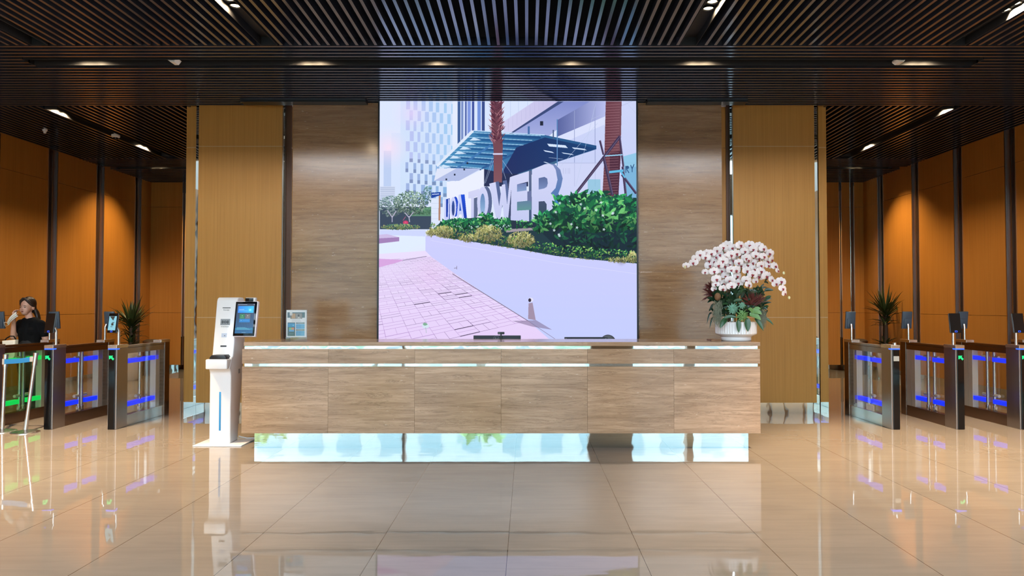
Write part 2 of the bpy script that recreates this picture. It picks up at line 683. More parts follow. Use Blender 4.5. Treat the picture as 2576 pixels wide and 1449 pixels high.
def paint_wall():
    rnd = random.Random(5)
    p = Paint(955.5, 254.5, 1602.5, 884.5, 2.0, (222, 232, 255))
    # far towers on the left
    p.rect(985, 335, 1140, 500, (214, 228, 254))
    p.rect(966, 380, 985, 470, (190, 208, 244))
    p.rect(1008, 255, 1140, 505, (212, 228, 254), 1, (206, 226, 252))
    for r in range(10):
        for i in range(7):
            x = 1022 + i * 19 + (r % 2) * 9.5 + rnd.uniform(-1, 1)
            y = 250 + r * 26.5 + (x - 1022) * 0.1
            w = rnd.choice((7, 8.5, 10))
            t = i / 6.0
            c = (182 - 30 * t, 192 + 10 * t, 242)
            if r >= 6:
                c = (150 - 30 * t, 172, 222)
            p.rect(x, y, x + w, y + 25, c, 0.85)
            if r >= 5:
                p.rect(x, y + 16, x + w, y + 25, (96, 110, 150), 0.5)
    p.glow(978, 372, 60, (255, 226, 246), 0.8)
    p.glow(1035, 285, 55, (240, 214, 252), 0.6)
    p.rect(957, 470, 995, 512, (205, 216, 240))
    for k in range(8):
        p.rect(958, 473 + k * 4.6, 994, 474.4 + k * 4.6, (168, 182, 214))
    # striped block and pale wall
    p.rect(1139, 255, 1153, 400, (228, 236, 255))
    p.rect(1153, 255, 1345, 345, (218, 230, 255))
    for a, b, c in ((945, 976, (62, 92, 150)), (985, 1011, (120, 142, 198)), (1030, 1051, (84, 104, 172)), (1060, 1098, (128, 152, 226)),
                    (1112, 1141, (66, 84, 160)), (1178, 1217, (116, 146, 222)), (1230, 1263, (58, 78, 140))):
        p.rect(950 + a * .214, 255, 950 + b * .214, 372, c)
    for x in (1285, 1305, 1328):
        p.rect(x, 255, x + .8, 300, (190, 205, 240))
    # facade on the right: parapet, soffit, glazing
    p.rect(1405, 255, 1603, 575, (206, 214, 250), 1, (196, 206, 246))
    p.poly([(1268, 306), (1345, 255), (1408, 255), (1288, 336), (1268, 340)], (212, 210, 244), 1, (196, 190, 232), 'x')
    for k in range(9):
        x = 1280 + k * 11
        p.seg(x, 300 - k * 7, x, 330 - k * 7.6, 1.2, (180, 178, 220), .5)
    p.poly([(1405, 255), (1420, 255), (1292, 337), (1282, 337)], (58, 74, 122))
    p.poly([(1420, 255), (1486, 255), (1402, 303), (1403, 326), (1370, 352), (1290, 336)], (128, 140, 204), 1, (170, 178, 228), 'y')
    p.poly([(1402, 303), (1486, 255), (1526, 255), (1526, 292), (1404, 344)], (86, 98, 158), 1, (186, 192, 240), 'x')
    p.poly([(1404, 344), (1526, 292), (1526, 312), (1404, 366)], (220, 226, 254))
    p.rect(1446, 278, 1447.5, 470, (150, 160, 205))
    p.rect(1498, 262, 1499.5, 470, (150, 160, 205))
    p.seg(1490, 300, 1602, 250, 1, (180, 188, 225))
    # canopy
    p.poly([(1098, 416), (1186, 330), (1194, 328), (1270, 337), (1372, 340), (1502, 367), (1502, 376), (1404, 408), (1335, 442), (1262, 436), (1200, 424), (1150, 424)], (74, 146, 196), 1, (34, 78, 130), 'x')
    for k in range(8):
        t = k / 7.0
        x, y = 1190 - t * 88, 334 + t * 82
        ex, ey = 1362 - t * 150, 342 + t * 82
        p.poly([(x, y), (ex, ey), (ex, ey + 8 - 3 * t), (x + 16, y + 9 - 3 * t)], (42, 104, 160), 1, (30, 76, 132), 'x')
        p.seg(x, y, ex, ey, 1.8, (160, 208, 240))
    for k in range(7):
        t = k / 7.0
        x, y = 1190 - t * 88, 345 + t * 80
        p.poly([(x + 2, y + 1), (x + 22, y + 8), (x + 6, y + 9), (x - 8, y + 9)], (206, 228, 250))
    p.seg(1236, 366, 1150, 424, 5, (64, 120, 180))
    p.seg(1330, 372, 1215, 424, 5, (44, 92, 150))
    p.poly([(1266, 432), (1300, 372), (1372, 346), (1502, 374), (1404, 408), (1335, 442), (1280, 456), (1262, 456)], (30, 44, 96), 1, (26, 66, 118), 'x')
    p.poly([(1262, 452), (1404, 404), (1404, 410), (1282, 462)], (56, 100, 140))
    for a in ((1378, 362, 1430, 372), (1368, 378, 1396, 385), (1440, 371, 1478, 378), (1414, 384, 1446, 390), (1380, 397, 1420, 400), (1368, 408, 1384, 411)):
        p.poly([(a[0], a[1]), (a[2] - 6, a[1] + 4), (a[2], a[3] + 1), (a[0] + 5, a[3] - 3)], (214, 230, 255))
    p.poly([(1098, 416), (1186, 329), (1194, 328), (1192, 333), (1102, 421)], (224, 234, 252))
    p.seg(1194, 329, 1372, 340, 2.4, (190, 220, 248))
    p.poly([(1100, 425), (1150, 424), (1093, 456)], (224, 230, 250))
    p.poly([(1093, 456), (1150, 424), (1212, 425), (1156, 456)], (178, 190, 230))
    for x, y in ((1122, 452), (1143, 440), (1167, 427), (1175, 411)):
        p.rect(x, y - 2, x + 4, y + 2.5, (34, 42, 64))
    p.rect(1329, 318, 1334, 338, (70, 110, 170))
    p.rect(1360, 305, 1368, 316, (34, 40, 60))
    p.rect(1402, 300, 1404.5, 418, (88, 134, 190))
    p.rect(1392, 327, 1395, 350, (70, 90, 130))
    # white wall and dark doorway below the canopy
    p.poly([(1125, 457), (1156, 456), (1219, 425), (1219, 560), (1125, 560)], (236, 240, 255))
    p.poly([(1219, 426), (1262, 436), (1330, 440), (1330, 470), (1219, 470)], (34, 44, 82))
    # faint signs on the glazing
    p.rect(1406, 410, 1603, 412, (186, 194, 232))
    p.rect(1404, 412, 1520, 560, (212, 216, 248), .6)
    p.poly([(1566, 395), (1603, 385), (1603, 420), (1572, 420)], (120, 196, 226), .7)
    p.rect(1572, 420, 1603, 500, (70, 160, 200), .6)
    p.rect(1480, 452, 1512, 500, (96, 186, 206), .5)
    for k, (x, h) in enumerate(((1418, 14), (1424, 14), (1430, 14), (1434, 14))):
        p.rect(x, 424, x + 1.4, 424 + h, (190, 196, 232))
    # the letters RY on the dark glass
    p.seg(1576, 418, 1576, 436, 2.4, (44, 84, 130)); p.ell(1580, 422, 4, 4, (44, 84, 130)); p.seg(1578, 426, 1584, 436, 2.2, (44, 84, 130))
    p.seg(1588, 416, 1592, 425, 2.2, (44, 84, 130)); p.seg(1597, 414, 1592, 425, 2.2, (44, 84, 130)); p.seg(1592, 425, 1592, 434, 2.4, (44, 84, 130))
    # guy wires
    for a in ((1240, 400, 1218, 466), (1244, 402, 1222, 462), (1262, 400, 1290, 440), (1262, 415, 1274, 452), (1505, 310, 1412, 420), (1500, 262, 1450, 470), (1576, 256, 1602, 285)):
        p.seg(*a, .9, (190, 205, 235), .8)
    # palm trunk by the canopy
    p.poly([(1236, 255), (1264, 255), (1262, 330), (1266, 365), (1264, 460), (1243, 460), (1243, 380), (1238, 330)], (96, 54, 70), 1, (132, 86, 94), 'y')
    for k in range(150):
        y = rnd.uniform(256, 360)
        sx = rnd.choice((-1, 1))
        x = 1250 + sx * rnd.uniform(0, 12)
        p.leaf(x + sx * 4, y - 3, rnd.uniform(10, 26), 2.0, math.atan2(-8, sx * rnd.uniform(2, 12)), rnd.choice(((78, 36, 56), (130, 72, 88), (92, 44, 64), (176, 120, 130))))
    for k in range(30):
        y = 372 + k * 3
        p.rect(1243, y, 1264, y + .9, (116, 62, 78), .5)
    p.rect(1241, 386, 1266, 390, (214, 214, 244))
    # palm trunk on the right with its props
    p.poly([(1526, 255), (1566, 255), (1563, 400), (1556, 510), (1516, 510), (1522, 400)], (104, 56, 68), 1, (116, 72, 84), 'x')
    p.poly([(1536, 385), (1563, 380), (1557, 505), (1534, 505)], (62, 30, 52), .7)
    for k in range(36):
        y = 262 + k * 6.8
        p.seg(1525 - k * .22, y + 2, 1562 - k * .2, y, 1, (190, 140, 150), .6)
    for a in ((1450, 488, 1562, 343, 7), (1511, 354, 1520, 390, 5), (1520, 395, 1542, 492, 7), (1561, 346, 1570, 420, 5), (1568, 420, 1576, 494, 6), (1566, 440, 1602, 488, 6)):
        p.seg(*a, (62, 50, 82))
        p.seg(a[0] + 1.5, a[1] - 1, a[2] + 1.5, a[3] - 1, 1.4, (112, 96, 130))
    p.seg(1524, 393, 1568, 390, 3, (150, 206, 240))
    p.seg(1534, 434, 1570, 430, 6, (96, 186, 228))
    p.seg(1563, 432, 1574, 448, 4, (96, 186, 228))
    # trees, hedge and pylon at the left
    def foliage(cx, cy, rx, ry, n, cols, s0, s1, al=1.0):
        for _ in range(n):
            a, q = rnd.uniform(0, 2 * PI), math.sqrt(rnd.random())
            x, y = cx + rx * q * math.cos(a), cy + ry * q * math.sin(a)
            t = (y - cy) / ry * .5 + .5
            c = rnd.choice(cols)
            f = 1.12 - .42 * t + rnd.uniform(-.1, .1)
            p.leaf(x, y, rnd.uniform(s0, s1), rnd.uniform(s0, s1) * .55, rnd.uniform(0, PI), tuple(min(255, v * f) for v in c), al)
    p.rect(957, 522, 1088, 578, (56, 72, 92))
    p.poly([(1035, 530), (1090, 520), (1090, 545), (1035, 545)], (92, 138, 112))
    foliage(1066, 532, 26, 9, 160, ((98, 150, 108), (70, 116, 96)), 3, 6)
    foliage(984, 520, 32, 26, 420, ((112, 140, 142), (88, 116, 124), (160, 184, 184)), 3, 7)
    foliage(1034, 512, 42, 30, 620, ((122, 152, 134), (96, 128, 112), (176, 200, 184), (70, 98, 96)), 3, 7)
    foliage(1078, 492, 14, 22, 110, ((80, 120, 124), (104, 150, 148)), 3, 6)
    for a in ((988, 560, 988, 545), (988, 548, 976, 530), (988, 548, 998, 532), (1032, 560, 1030, 545), (1030, 548, 1020, 536), (1031, 548, 1042, 534)):
        p.seg(*a, 2.2, (186, 182, 208))
    p.ell(1022, 561, 7, 5, (196, 60, 104))
    p.seg(1015, 556, 1022, 546, 2, (150, 90, 120))
    p.ell(1022, 561, 3, 2.4, (226, 80, 124))
    foliage(1010, 572, 50, 7, 260, ((120, 150, 96), (74, 120, 96), (170, 172, 112)), 3, 6)
    p.poly([(957, 580), (1072, 580), (1072, 596), (957, 592)], (206, 216, 255))
    p.rect(1086, 500, 1105.5, 578, (222, 232, 252))
    for k in range(5):
        p.rect(1086, 512 + k * 13, 1105, 512.8 + k * 13, (200, 212, 238))
    p.poly([(1105, 493), (1110, 492), (1109, 556), (1104.5, 556)], (176, 132, 110))
    p.poly([(1086, 486), (1110, 484), (1110, 492), (1086, 500)], (24, 66, 162))
    p.seg(1088, 490, 1106, 489, 2, (210, 222, 250))
    # ---- UOA, blue sided
    def glyph(front, col, colb=None, holes=(), sides=()):
        for sp, scol, scol2 in sides:
            p.poly(sp, scol, 1, scol2)
        p.poly(front, col, 1, colb)
        for hp, hc, hc2 in holes:
            p.poly(hp, hc, 1, hc2)

    def ring(cx, cy, rx, ry, n=24):
        return [(cx + rx * math.cos(2 * PI * i / n), cy + ry * math.sin(2 * PI * i / n)) for i in range(n)]
    FR, FB = (212, 215, 248), (196, 202, 242)
    # U
    p.poly([(1120, 503), (1133, 500), (1133, 556), (1120, 558)], (30, 66, 170))
    glyph([(1120, 503), (1123.5, 502), (1123.5, 546), (1126, 548), (1128, 546), (1129, 502), (1132, 502), (1131, 553), (1127, 560), (1121, 558), (1119, 548)], (198, 206, 250))
    # O
    p.poly(ring(1147, 521, 7.5, 25.5), (28, 70, 200))
    glyph(ring(1141.5, 523, 7.8, 26.5), (204, 210, 250), None, [(ring(1141.5, 525, 3.6, 19), (44, 76, 160), (40, 60, 120))])
    # A
    p.poly([(1158, 491), (1170, 490), (1176, 549), (1166, 551)], (24, 78, 220), 1, (18, 54, 170))
    glyph([(1155, 491), (1160.5, 490.5), (1169, 551), (1164, 551), (1162.5, 540), (1156.5, 541), (1155.5, 549), (1150.5, 548)], (198, 208, 252), None, [([(1158, 508), (1161.8, 531), (1157, 532)], (40, 84, 190), None)])
    # ---- TOWER, grey sided
    p.poly([(1193, 500), (1203, 497), (1203, 545), (1193, 552)], (92, 104, 142))
    glyph([(1179.5, 484), (1207, 476), (1207, 494), (1193.5, 498), (1193.5, 556), (1186.5, 556), (1186.5, 500), (1179.5, 500)], (212, 214, 246), (196, 200, 242))
    p.poly(ring(1225, 510, 14, 40), (86, 100, 142))
    glyph(ring(1216, 510, 14.5, 39), FR, FB, [(ring(1215.5, 515, 6.2, 27), (96, 132, 184), (150, 186, 222))])
    p.poly([(1274, 470), (1290, 446), (1288, 556), (1276, 558)], (56, 68, 104))
    p.poly([(1247, 459), (1256, 457), (1266, 520), (1258, 540)], (84, 100, 148))
    p.poly([(1266, 456), (1276, 454), (1284, 500), (1276, 530)], (88, 106, 156))
    glyph([(1232, 463), (1248, 459), (1257, 520), (1264, 466), (1272, 464), (1277, 516), (1284, 447), (1291, 444), (1279, 558), (1270, 558), (1266, 512), (1259, 554), (1250, 554)], FR, FB)
    p.poly([(1332, 431), (1338.5, 430), (1339, 562), (1332, 562)], (92, 104, 140), 1, (60, 84, 122))
    glyph([(1288, 445), (1332, 431), (1332, 457.5), (1302, 465), (1302, 483.5), (1328, 479), (1328, 505), (1302, 509), (1302, 530.5), (1331, 529), (1331, 558), (1286, 558)], FR, FB,
          [([(1302, 465), (1326, 461), (1326, 480), (1302, 483.5)], (110, 126, 178), (132, 160, 204)), ([(1302, 509), (1338, 505), (1338, 529), (1302, 531)], (96, 126, 160), (96, 150, 150))])
    p.poly([(1328, 483), (1338, 481), (1338, 506), (1328, 506)], (104, 116, 160))
    p.poly([(1381, 412), (1398, 414), (1411, 428), (1417, 450), (1413, 470), (1406, 488), (1413, 500), (1416, 524), (1400, 535), (1380, 480)], (120, 136, 186), 1, (58, 110, 176))
    p.poly([(1396, 505), (1413, 500), (1416, 524), (1400, 530)], (60, 130, 200))
    glyph([(1339.5, 427.5), (1372, 414), (1383, 412.5), (1393, 417), (1399.5, 428), (1404, 453), (1399, 474), (1387, 487.5), (1394, 496), (1397, 510), (1397, 565), (1377, 565), (1377, 518), (1371, 507), (1356.7, 508), (1356.7, 565), (1338.5, 562)], FR, FB,
          [([(1356.7, 449), (1371, 446), (1378, 450), (1379.5, 462), (1377, 471), (1370.6, 475), (1356.7, 478)], (86, 104, 152), (120, 140, 190)), ([(1356.7, 508), (1371, 507), (1376.5, 515), (1377, 565), (1356.7, 565)], (64, 78, 110), (40, 70, 80))])
    # ---- paving on the left
    path = [(955, 640), (1072, 632), (1088, 648), (1150, 692), (1230, 746), (1330, 808), (1420, 884), (955, 884)]
    p.poly([(955, 592), (1072, 596), (1072, 632), (1088, 648), (1040, 660), (955, 668)], (226, 238, 255))
    p.poly(path, (236, 224, 254), 1, (232, 208, 250))
    p.glow(1085, 690, 90, (240, 206, 246), .5)
    p.mask(path)
    V1, V2 = (908.0, 563.0), (2380.0, 563.0)

    def node(i, j):
        x1, y1 = 986.5 + 38.5 * i, 738.0
        x2, y2 = 1000.0, 563 + 262 / (1 + j * .061)
        d1, d2 = (x1 - V1[0], y1 - V1[1]), (x2 - V2[0], y2 - V2[1])
        den = d1[0] * d2[1] - d1[1] * d2[0]
        t = ((V2[0] - V1[0]) * d2[1] - (V2[1] - V1[1]) * d2[0]) / den
        return V1[0] + t * d1[0], V1[1] + t * d1[1]
    for j in range(-3, 32):
        fade = max(.25, 1 - max(0, j) / 26.0)
        c = (176, 140, 200)
        for i in range(-2, 9):
            w = .75 if rnd.random() < .75 else 1.3
            cc = c if rnd.random() < .7 else (120, 96, 140)
            p.seg(*node(i, j), *node(i + 1, j), w, cc, .8 * fade)
            p.seg(*node(i, j), *node(i, j + 1), w, cc, .8 * fade)
            if (i + j) % 2:
                p.seg(*node(i, j + .5), *node(i + 1, j + .5), .8, cc, .7 * fade)
            else:
                p.seg(*node(i + .5, j), *node(i + .5, j + 1), .8, cc, .7 * fade)
            if j < 8 and rnd.random() < .05:
                p.seg(*node(i, j), *node(i + 1, j), 2.0, (86, 72, 100), .9)
    p.clip = None
    p.poly([(955, 652), (1020, 655), (1000, 662), (955, 674)], (218, 168, 226))
    p.seg(1015, 656, 1075, 646, 1.6, (150, 140, 170))
    p.poly([(955, 600), (1006, 598), (1006, 608), (955, 614)], (164, 130, 186))
    p.poly([(955, 592), (975, 590), (1006, 598), (955, 601)], (206, 190, 232))
    # ---- planter wall
    edge = [(1072, 596), (1080, 590), (1130, 600), (1290, 625), (1400, 645), (1500, 655), (1603, 664)]
    p.poly(edge + [(1603, 884), (1418, 884), (1330, 808), (1230, 746), (1150, 692), (1088, 648), (1072, 632)], (206, 206, 255), 1, (196, 206, 255))
    p.seg(1085, 606, 1400, 662, .9, (222, 222, 255))
    p.seg(1400, 662, 1603, 690, .9, (222, 222, 255))
    p.seg(1140, 690, 1330, 808, 1.8, (128, 116, 140))
    p.seg(1330, 808, 1405, 858, 1.2, (140, 130, 160))
    p.ell(1337, 755, 6, 5.5, (228, 226, 250)); p.ell(1334, 756, 3.6, 4.6, (52, 44, 60))
    p.poly([(1331, 764), (1341, 762), (1349, 806), (1330, 803)], (150, 122, 140), .75)
    p.poly([(1290, 808), (1350, 806), (1390, 830), (1340, 822)], (132, 116, 150), .6)
    p.seg(1144, 676, 1151, 675, 1.2, (120, 110, 130)); p.seg(1151, 670, 1151, 679, 1.2, (120, 110, 130))
    p.leaf(1073, 820, 20, 15, .2, (214, 230, 244)); p.leaf(1072, 816, 13, 8, .1, (130, 176, 150)); p.seg(1073, 824, 1075, 838, 1.2, (170, 186, 190))
    # ---- planting along the planter
    p.poly([(1080, 590), (1110, 560), (1200, 548), (1345, 560), (1400, 520), (1460, 500), (1603, 500), (1603, 664), (1500, 655), (1400, 645), (1290, 625), (1130, 600)], (30, 56, 66))
    p.rect(1290, 558, 1385, 580, (34, 46, 66))
    p.poly([(1275, 578), (1345, 574), (1345, 580), (1275, 586)], (160, 150, 160))

    def strip(x0, x1, yf, h, n, cols, s0, s1, asp=.45, up=False):
        items = []
        for _ in range(n):
            x = rnd.uniform(x0, x1)
            y = yf(x) + rnd.uniform(-h, h)
            items.append((y, x))
        items.sort()
        for y, x in items:
            t = (y - yf(x)) / h * .5 + .5
            f = 1.15 - .5 * t + rnd.uniform(-.15, .15)
            c = rnd.choice(cols)
            ang = rnd.uniform(-PI, PI) if not up else rnd.gauss(-PI / 2, .6)
            s = rnd.uniform(s0, s1)
            p.leaf(x, y, s, s * asp, ang, tuple(min(255, v * f) for v in c))
    G = ((26, 112, 66), (46, 150, 84), (16, 76, 58), (110, 196, 112), (22, 94, 68), (14, 62, 52))
    strip(1112, 1180, lambda x: 569 - (x - 1112) * .08, 12, 210, G, 7, 15)
    strip(1170, 1285, lambda x: 565, 13, 260, G, 7, 16)
    strip(1208, 1240, lambda x: 548, 10, 34, G, 9, 16)
    strip(1300, 1345, lambda x: 566, 9, 40, G, 6, 10)
    for _ in range(40):
        p.ell(rnd.uniform(1130, 1300), rnd.uniform(566, 580), 1.6, 1.6, (206, 222, 232), .8)
    p.poly([(1352, 575), (1385, 556), (1420, 535), (1450, 520), (1500, 512), (1603, 520), (1603, 650), (1420, 640)], (20, 42, 54))
    strip(1348, 1400, lambda x: 562 - (x - 1348) * .28, 24, 80, G, 14, 28, .36)
    strip(1395, 1500, lambda x: 540, 46, 190, G, 16, 32, .36)
    strip(1440, 1530, lambda x: 500, 16, 52, G, 14, 30, .36)
    strip(1490, 1603, lambda x: 540, 44, 210, G, 16, 34, .36)
    strip(1400, 1603, lambda x: 604, 22, 120, ((14, 42, 48), (18, 58, 54), (20, 38, 52), (30, 96, 66)), 12, 24, .36)
    for _ in range(16):
        x, y = rnd.uniform(1370, 1600), rnd.uniform(510, 600)
        for k in range(5):
            a = k * 2 * PI / 5
            p.leaf(x + 2 * math.cos(a), y + 2 * math.sin(a), 4, 2.4, a, (212, 230, 236), .85)
    Yc = ((206, 204, 128), (166, 164, 92), (226, 222, 160), (122, 124, 74))
    base = lambda x: float(np.interp(x, [1080, 1130, 1290, 1400, 1500, 1603], [590, 600, 625, 645, 655, 664]))
    strip(1082, 1300, lambda x: base(x) - 14, 14, 420, ((70, 120, 70), (50, 100, 70), (150, 150, 90)), 5, 10, .35)
    strip(1290, 1603, lambda x: base(x) - 16, 14, 620, ((66, 140, 72), (40, 110, 66), (146, 190, 96), (24, 74, 60)), 4, 9, .4)
    for cx, cy, rx, ry, n in ((1118, 584, 24, 15, 260), (1086, 586, 12, 8, 90), (1230, 588, 34, 20, 420), (1312, 604, 34, 20, 380), (1180, 600, 24, 9, 140), (1594, 648, 14, 14, 110), (1560, 655, 30, 6, 90)):
        for _ in range(n):
            a, q = rnd.uniform(0, 2 * PI), math.sqrt(rnd.random())
            x, y = cx + rx * q * math.cos(a), cy + ry * q * math.sin(a)
            f = 1.05 - .4 * ((y - cy) / ry * .5 + .5)
            c = rnd.choice(Yc)
            p.leaf(x, y, rnd.uniform(6, 12), 1.6, rnd.gauss(-PI / 2, .8), tuple(v * f for v in c))
        p.glow(cx + 4, cy + ry * .5, rx * .5, (70, 64, 60), .45)
    for _ in range(50):
        x = rnd.uniform(1085, 1600)
        p.leaf(x, base(x) + 1, rnd.uniform(5, 10), 1.5, rnd.uniform(-.6, .9), (150, 150, 100), .8)
    # a screen washes its colours a little
    p.a = p.a * .98 + np.array((236, 236, 255), dtype=np.float32) * .02
    return p.image('screen_picture')


def paint_kiosk():
    p = Paint(0, 0, 230, 400, 1.0, (20, 60, 110))
    p.rect(0, 0, 230, 400, (18, 34, 66), 1, (16, 104, 158))
    for k in range(9):
        p.seg(-40 + k * 34, 120, 60 + k * 34, 400, 1.6, (70, 130, 180), .5)
    p.rect(16, 10, 24, 18, (230, 238, 246))
    p.rect(28, 12, 130, 16, (190, 206, 224))
    p.rect(214, 9, 222, 17, (200, 180, 190))
    p.rect(16, 32, 218, 124, (16, 136, 250), 1, (16, 196, 246), 'x')
    p.rect(28, 78, 96, 83, (190, 226, 255)); p.rect(28, 94, 140, 99, (120, 200, 255))
    for k in range(8):
        a = k * PI / 4
        p.leaf(172 + 20 * math.cos(a), 84 + 18 * math.sin(a), 26, 10, a, (70, 222, 250))
    p.ell(172, 86, 16, 14, (110, 232, 252)); p.ell(172, 84, 5, 5, (225, 252, 255))
    p.rect(44, 140, 110, 204, (40, 128, 84)); p.rect(116, 140, 182, 204, (104, 104, 108))
    p.ell(78, 164, 7, 6, (130, 200, 160)); p.ell(148, 164, 7, 6, (190, 200, 205))
    p.rect(58, 184, 98, 187, (130, 200, 160)); p.rect(130, 184, 168, 187, (170, 176, 182))
    p.rect(44, 206, 182, 252, (10, 128, 206)); p.ell(68, 228, 5, 6, (120, 200, 245)); p.rect(84, 226, 168, 230, (70, 170, 230))
    p.rect(0, 330, 230, 352, (40, 170, 200), .5)
    for k in range(4):
        p.rect(20, 318 + k * 9, 130 + 22 * k, 321 + k * 9, (140, 220, 236), .8)
    p.rect(90, 388, 140, 391, (170, 210, 230))
    return p.image('kiosk_picture')


def paint_leaflet():
    p = Paint(0, 0, 210, 297, 1.5, (232, 236, 242))
    p.rect(10, 24, 192, 84, (60, 92, 110), 1, (88, 124, 134), 'x')
    p.rect(40, 34, 164, 96, (120, 112, 104)); p.rect(54, 38, 92, 92, (190, 150, 108)); p.rect(98, 38, 158, 92, (142, 140, 138))
    p.ell(126, 60, 10, 12, (44, 48, 50)); p.poly([(112, 92), (126, 74), (152, 92)], (206, 204, 200))
    p.rect(34, 22, 60, 58, (228, 232, 238)); p.rect(44, 30, 48, 38, (90, 100, 110)); p.rect(42, 46, 54, 50, (120, 130, 140))
    for k in range(3):
        p.rect(54, 106 + k * 9, 140 + k * 8, 109 + k * 9, (176, 180, 186))
    p.rect(12, 136, 92, 284, (52, 92, 112), 1, (56, 96, 94))
    p.rect(16, 146, 88, 186, (52, 150, 202)); p.ell(72, 168, 9, 6, (120, 206, 236))
    p.rect(28, 192, 54, 216, (124, 190, 124)); p.rect(54, 192, 80, 216, (222, 142, 112)); p.rect(28, 217, 80, 236, (96, 166, 222))
    p.rect(28, 256, 78, 259, (120, 160, 160)); p.rect(28, 264, 70, 267, (110, 150, 150))
    for y in (136, 212):
        p.rect(100, y, 190, y + 14, (58, 88, 104), 1, (98, 134, 132), 'x')
        p.rect(112, y + 5, 170, y + 8, (160, 184, 190))
        p.rect(100, y + 18, 190, y + 70, (66, 150, 206), 1, (84, 176, 220), 'x')
        for k in range(5):
            p.rect(108, y + 26 + k * 8, 138, y + 28 + k * 8, (150, 196, 226)); p.rect(146, y + 26 + k * 8, 182, y + 28 + k * 8, (150, 200, 228))
    return p.image('leaflet_picture')


# ------------------------------------------------------------------ room shell
XL, XR, YF, YB, ZC = -8.58, 7.67, -5.0, 16.05, 4.30
YP = 9.85          # pillar face
b = MB()
b.quad((XL - .3, YF - .3, 0), (XR + .3, YF - .3, 0), (XR + .3, YB + .3, 0), (XL - .3, YB + .3, 0))
struct(b, 'floor', M['floor'])

# ceiling: dark slab above, slat fields below
Y1, Y2 = 7.56, 9.86            # cross slats between these
Y3 = 13.45                     # wing slats end, cross slats again to the back wall
b = MB()
YH, ZH = 6.22, 8.6          # street side of the lobby raised, unseen, to let in more daylight
b.box(XL - .3, XR + .3, YH, YB + .3, 4.52, 4.7)
b.box(XL - .3, XR + .3, YF - .3, YH, ZH, ZH + .2)  # unseen high roof over the part raised for daylight
ceil = struct(b, 'ceiling', M['plenum'])
SP, SW, SH = 0.1015, 0.031, 0.10
SLOTS_Y = [(xx, YH + .02, Y1 - .03) for xx in (-2.78, 1.735, 4.63, -5.25)]
SLOT_W = 0.085
b = MB()
x = XL + .05
while x < XR:
    if not any(abs(x - s[0]) < SLOT_W + .03 for s in SLOTS_Y):
        b.box(x - SW / 2, x + SW / 2, YH, Y1 - .03, ZC, ZC + SH)
    x += SP
b.build('slat_field', M['slat'], ceil)
SX0, SX1, SYA, SYB = -5.75, 5.2, 7.985, 8.165
b = MB()
y = Y1
while y < Y2 - .02:
    if SYA - .035 < y < SYB + .005:
        b.box(XL, SX0, y, y + SW, ZC, ZC + SH)
        b.box(SX1, XR, y, y + SW, ZC, ZC + SH)
    else:
        b.box(XL, XR, y, y + SW, ZC, ZC + SH)
    y += SP
b.build('slat_field', M['slat'], ceil)
WSL = [(-6.79, 10.0, 13.2), (6.0, 10.0, 13.2)]
for (xa, xb), ws in zip(((XL, -4.75), (4.16, XR)), WSL):
    b = MB()
    x = xa + .05
    while x < xb:
        if not abs(x - ws[0]) < SLOT_W + .03:
            b.box(x - SW / 2, x + SW / 2, Y2, Y3 - .03, ZC, ZC + SH)
        x += SP
    b.build('slat_field', M['slat'], ceil)
    b = MB()
    y = Y3
    while y < YB:
        if 14.2 < y < 14.45:
            pass
        else:
            b.box(xa, xb, y, y + SW, ZC, ZC + SH)
        y += SP
    b.build('slat_field', M['slat'], ceil)


def channel(b, x0, x1, y0, y1):
    t, zt = .006, ZC + .12
    b.box(x0 - t, x0, y0 - t, y1 + t, ZC, zt)
    b.box(x1, x1 + t, y0 - t, y1 + t, ZC, zt)
    b.box(x0, x1, y0 - t, y0, ZC, zt)
    b.box(x0, x1, y1, y1 + t, ZC, zt)
    b.box(x0, x1, y0, y1, ZC + .088, ZC + .093)


def light_slot(x0, x1, y0, y1):
    b = MB()
    channel(b, x0, x1, y0, y1)
    return b.build('light_slot', M['slot'], ceil)


light_slot(SX0, SX1, SYA, SYB)
for s in SLOTS_Y + WSL:
    light_slot(s[0] - SLOT_W, s[0] + SLOT_W, s[1], s[2])
light_slot(-8.3, -4.9, 14.24, 14.40)
light_slot(4.3, 7.4, 14.24, 14.40)
# black linear grilles over the stone wall
for xa, xb in ((-3.9, -2.2), (1.64, 3.0)):
    b = MB()
    b.box(xa, xb, 9.52, 9.685, ZC - .035, ZC + .05)
    b.box(xa + .02, xb - .02, 9.515, 9.52, ZC - .02, ZC + .01)
    b.build('linear_grille', M['black'], ceil)


b = MB()
b.box(XL - .3, XR + .3, YH - .12, YH, ZC, ZH)
struct(b, 'wall_added_bulkhead', M['white_matte'])  # unseen, added to close off the hall raised for daylight


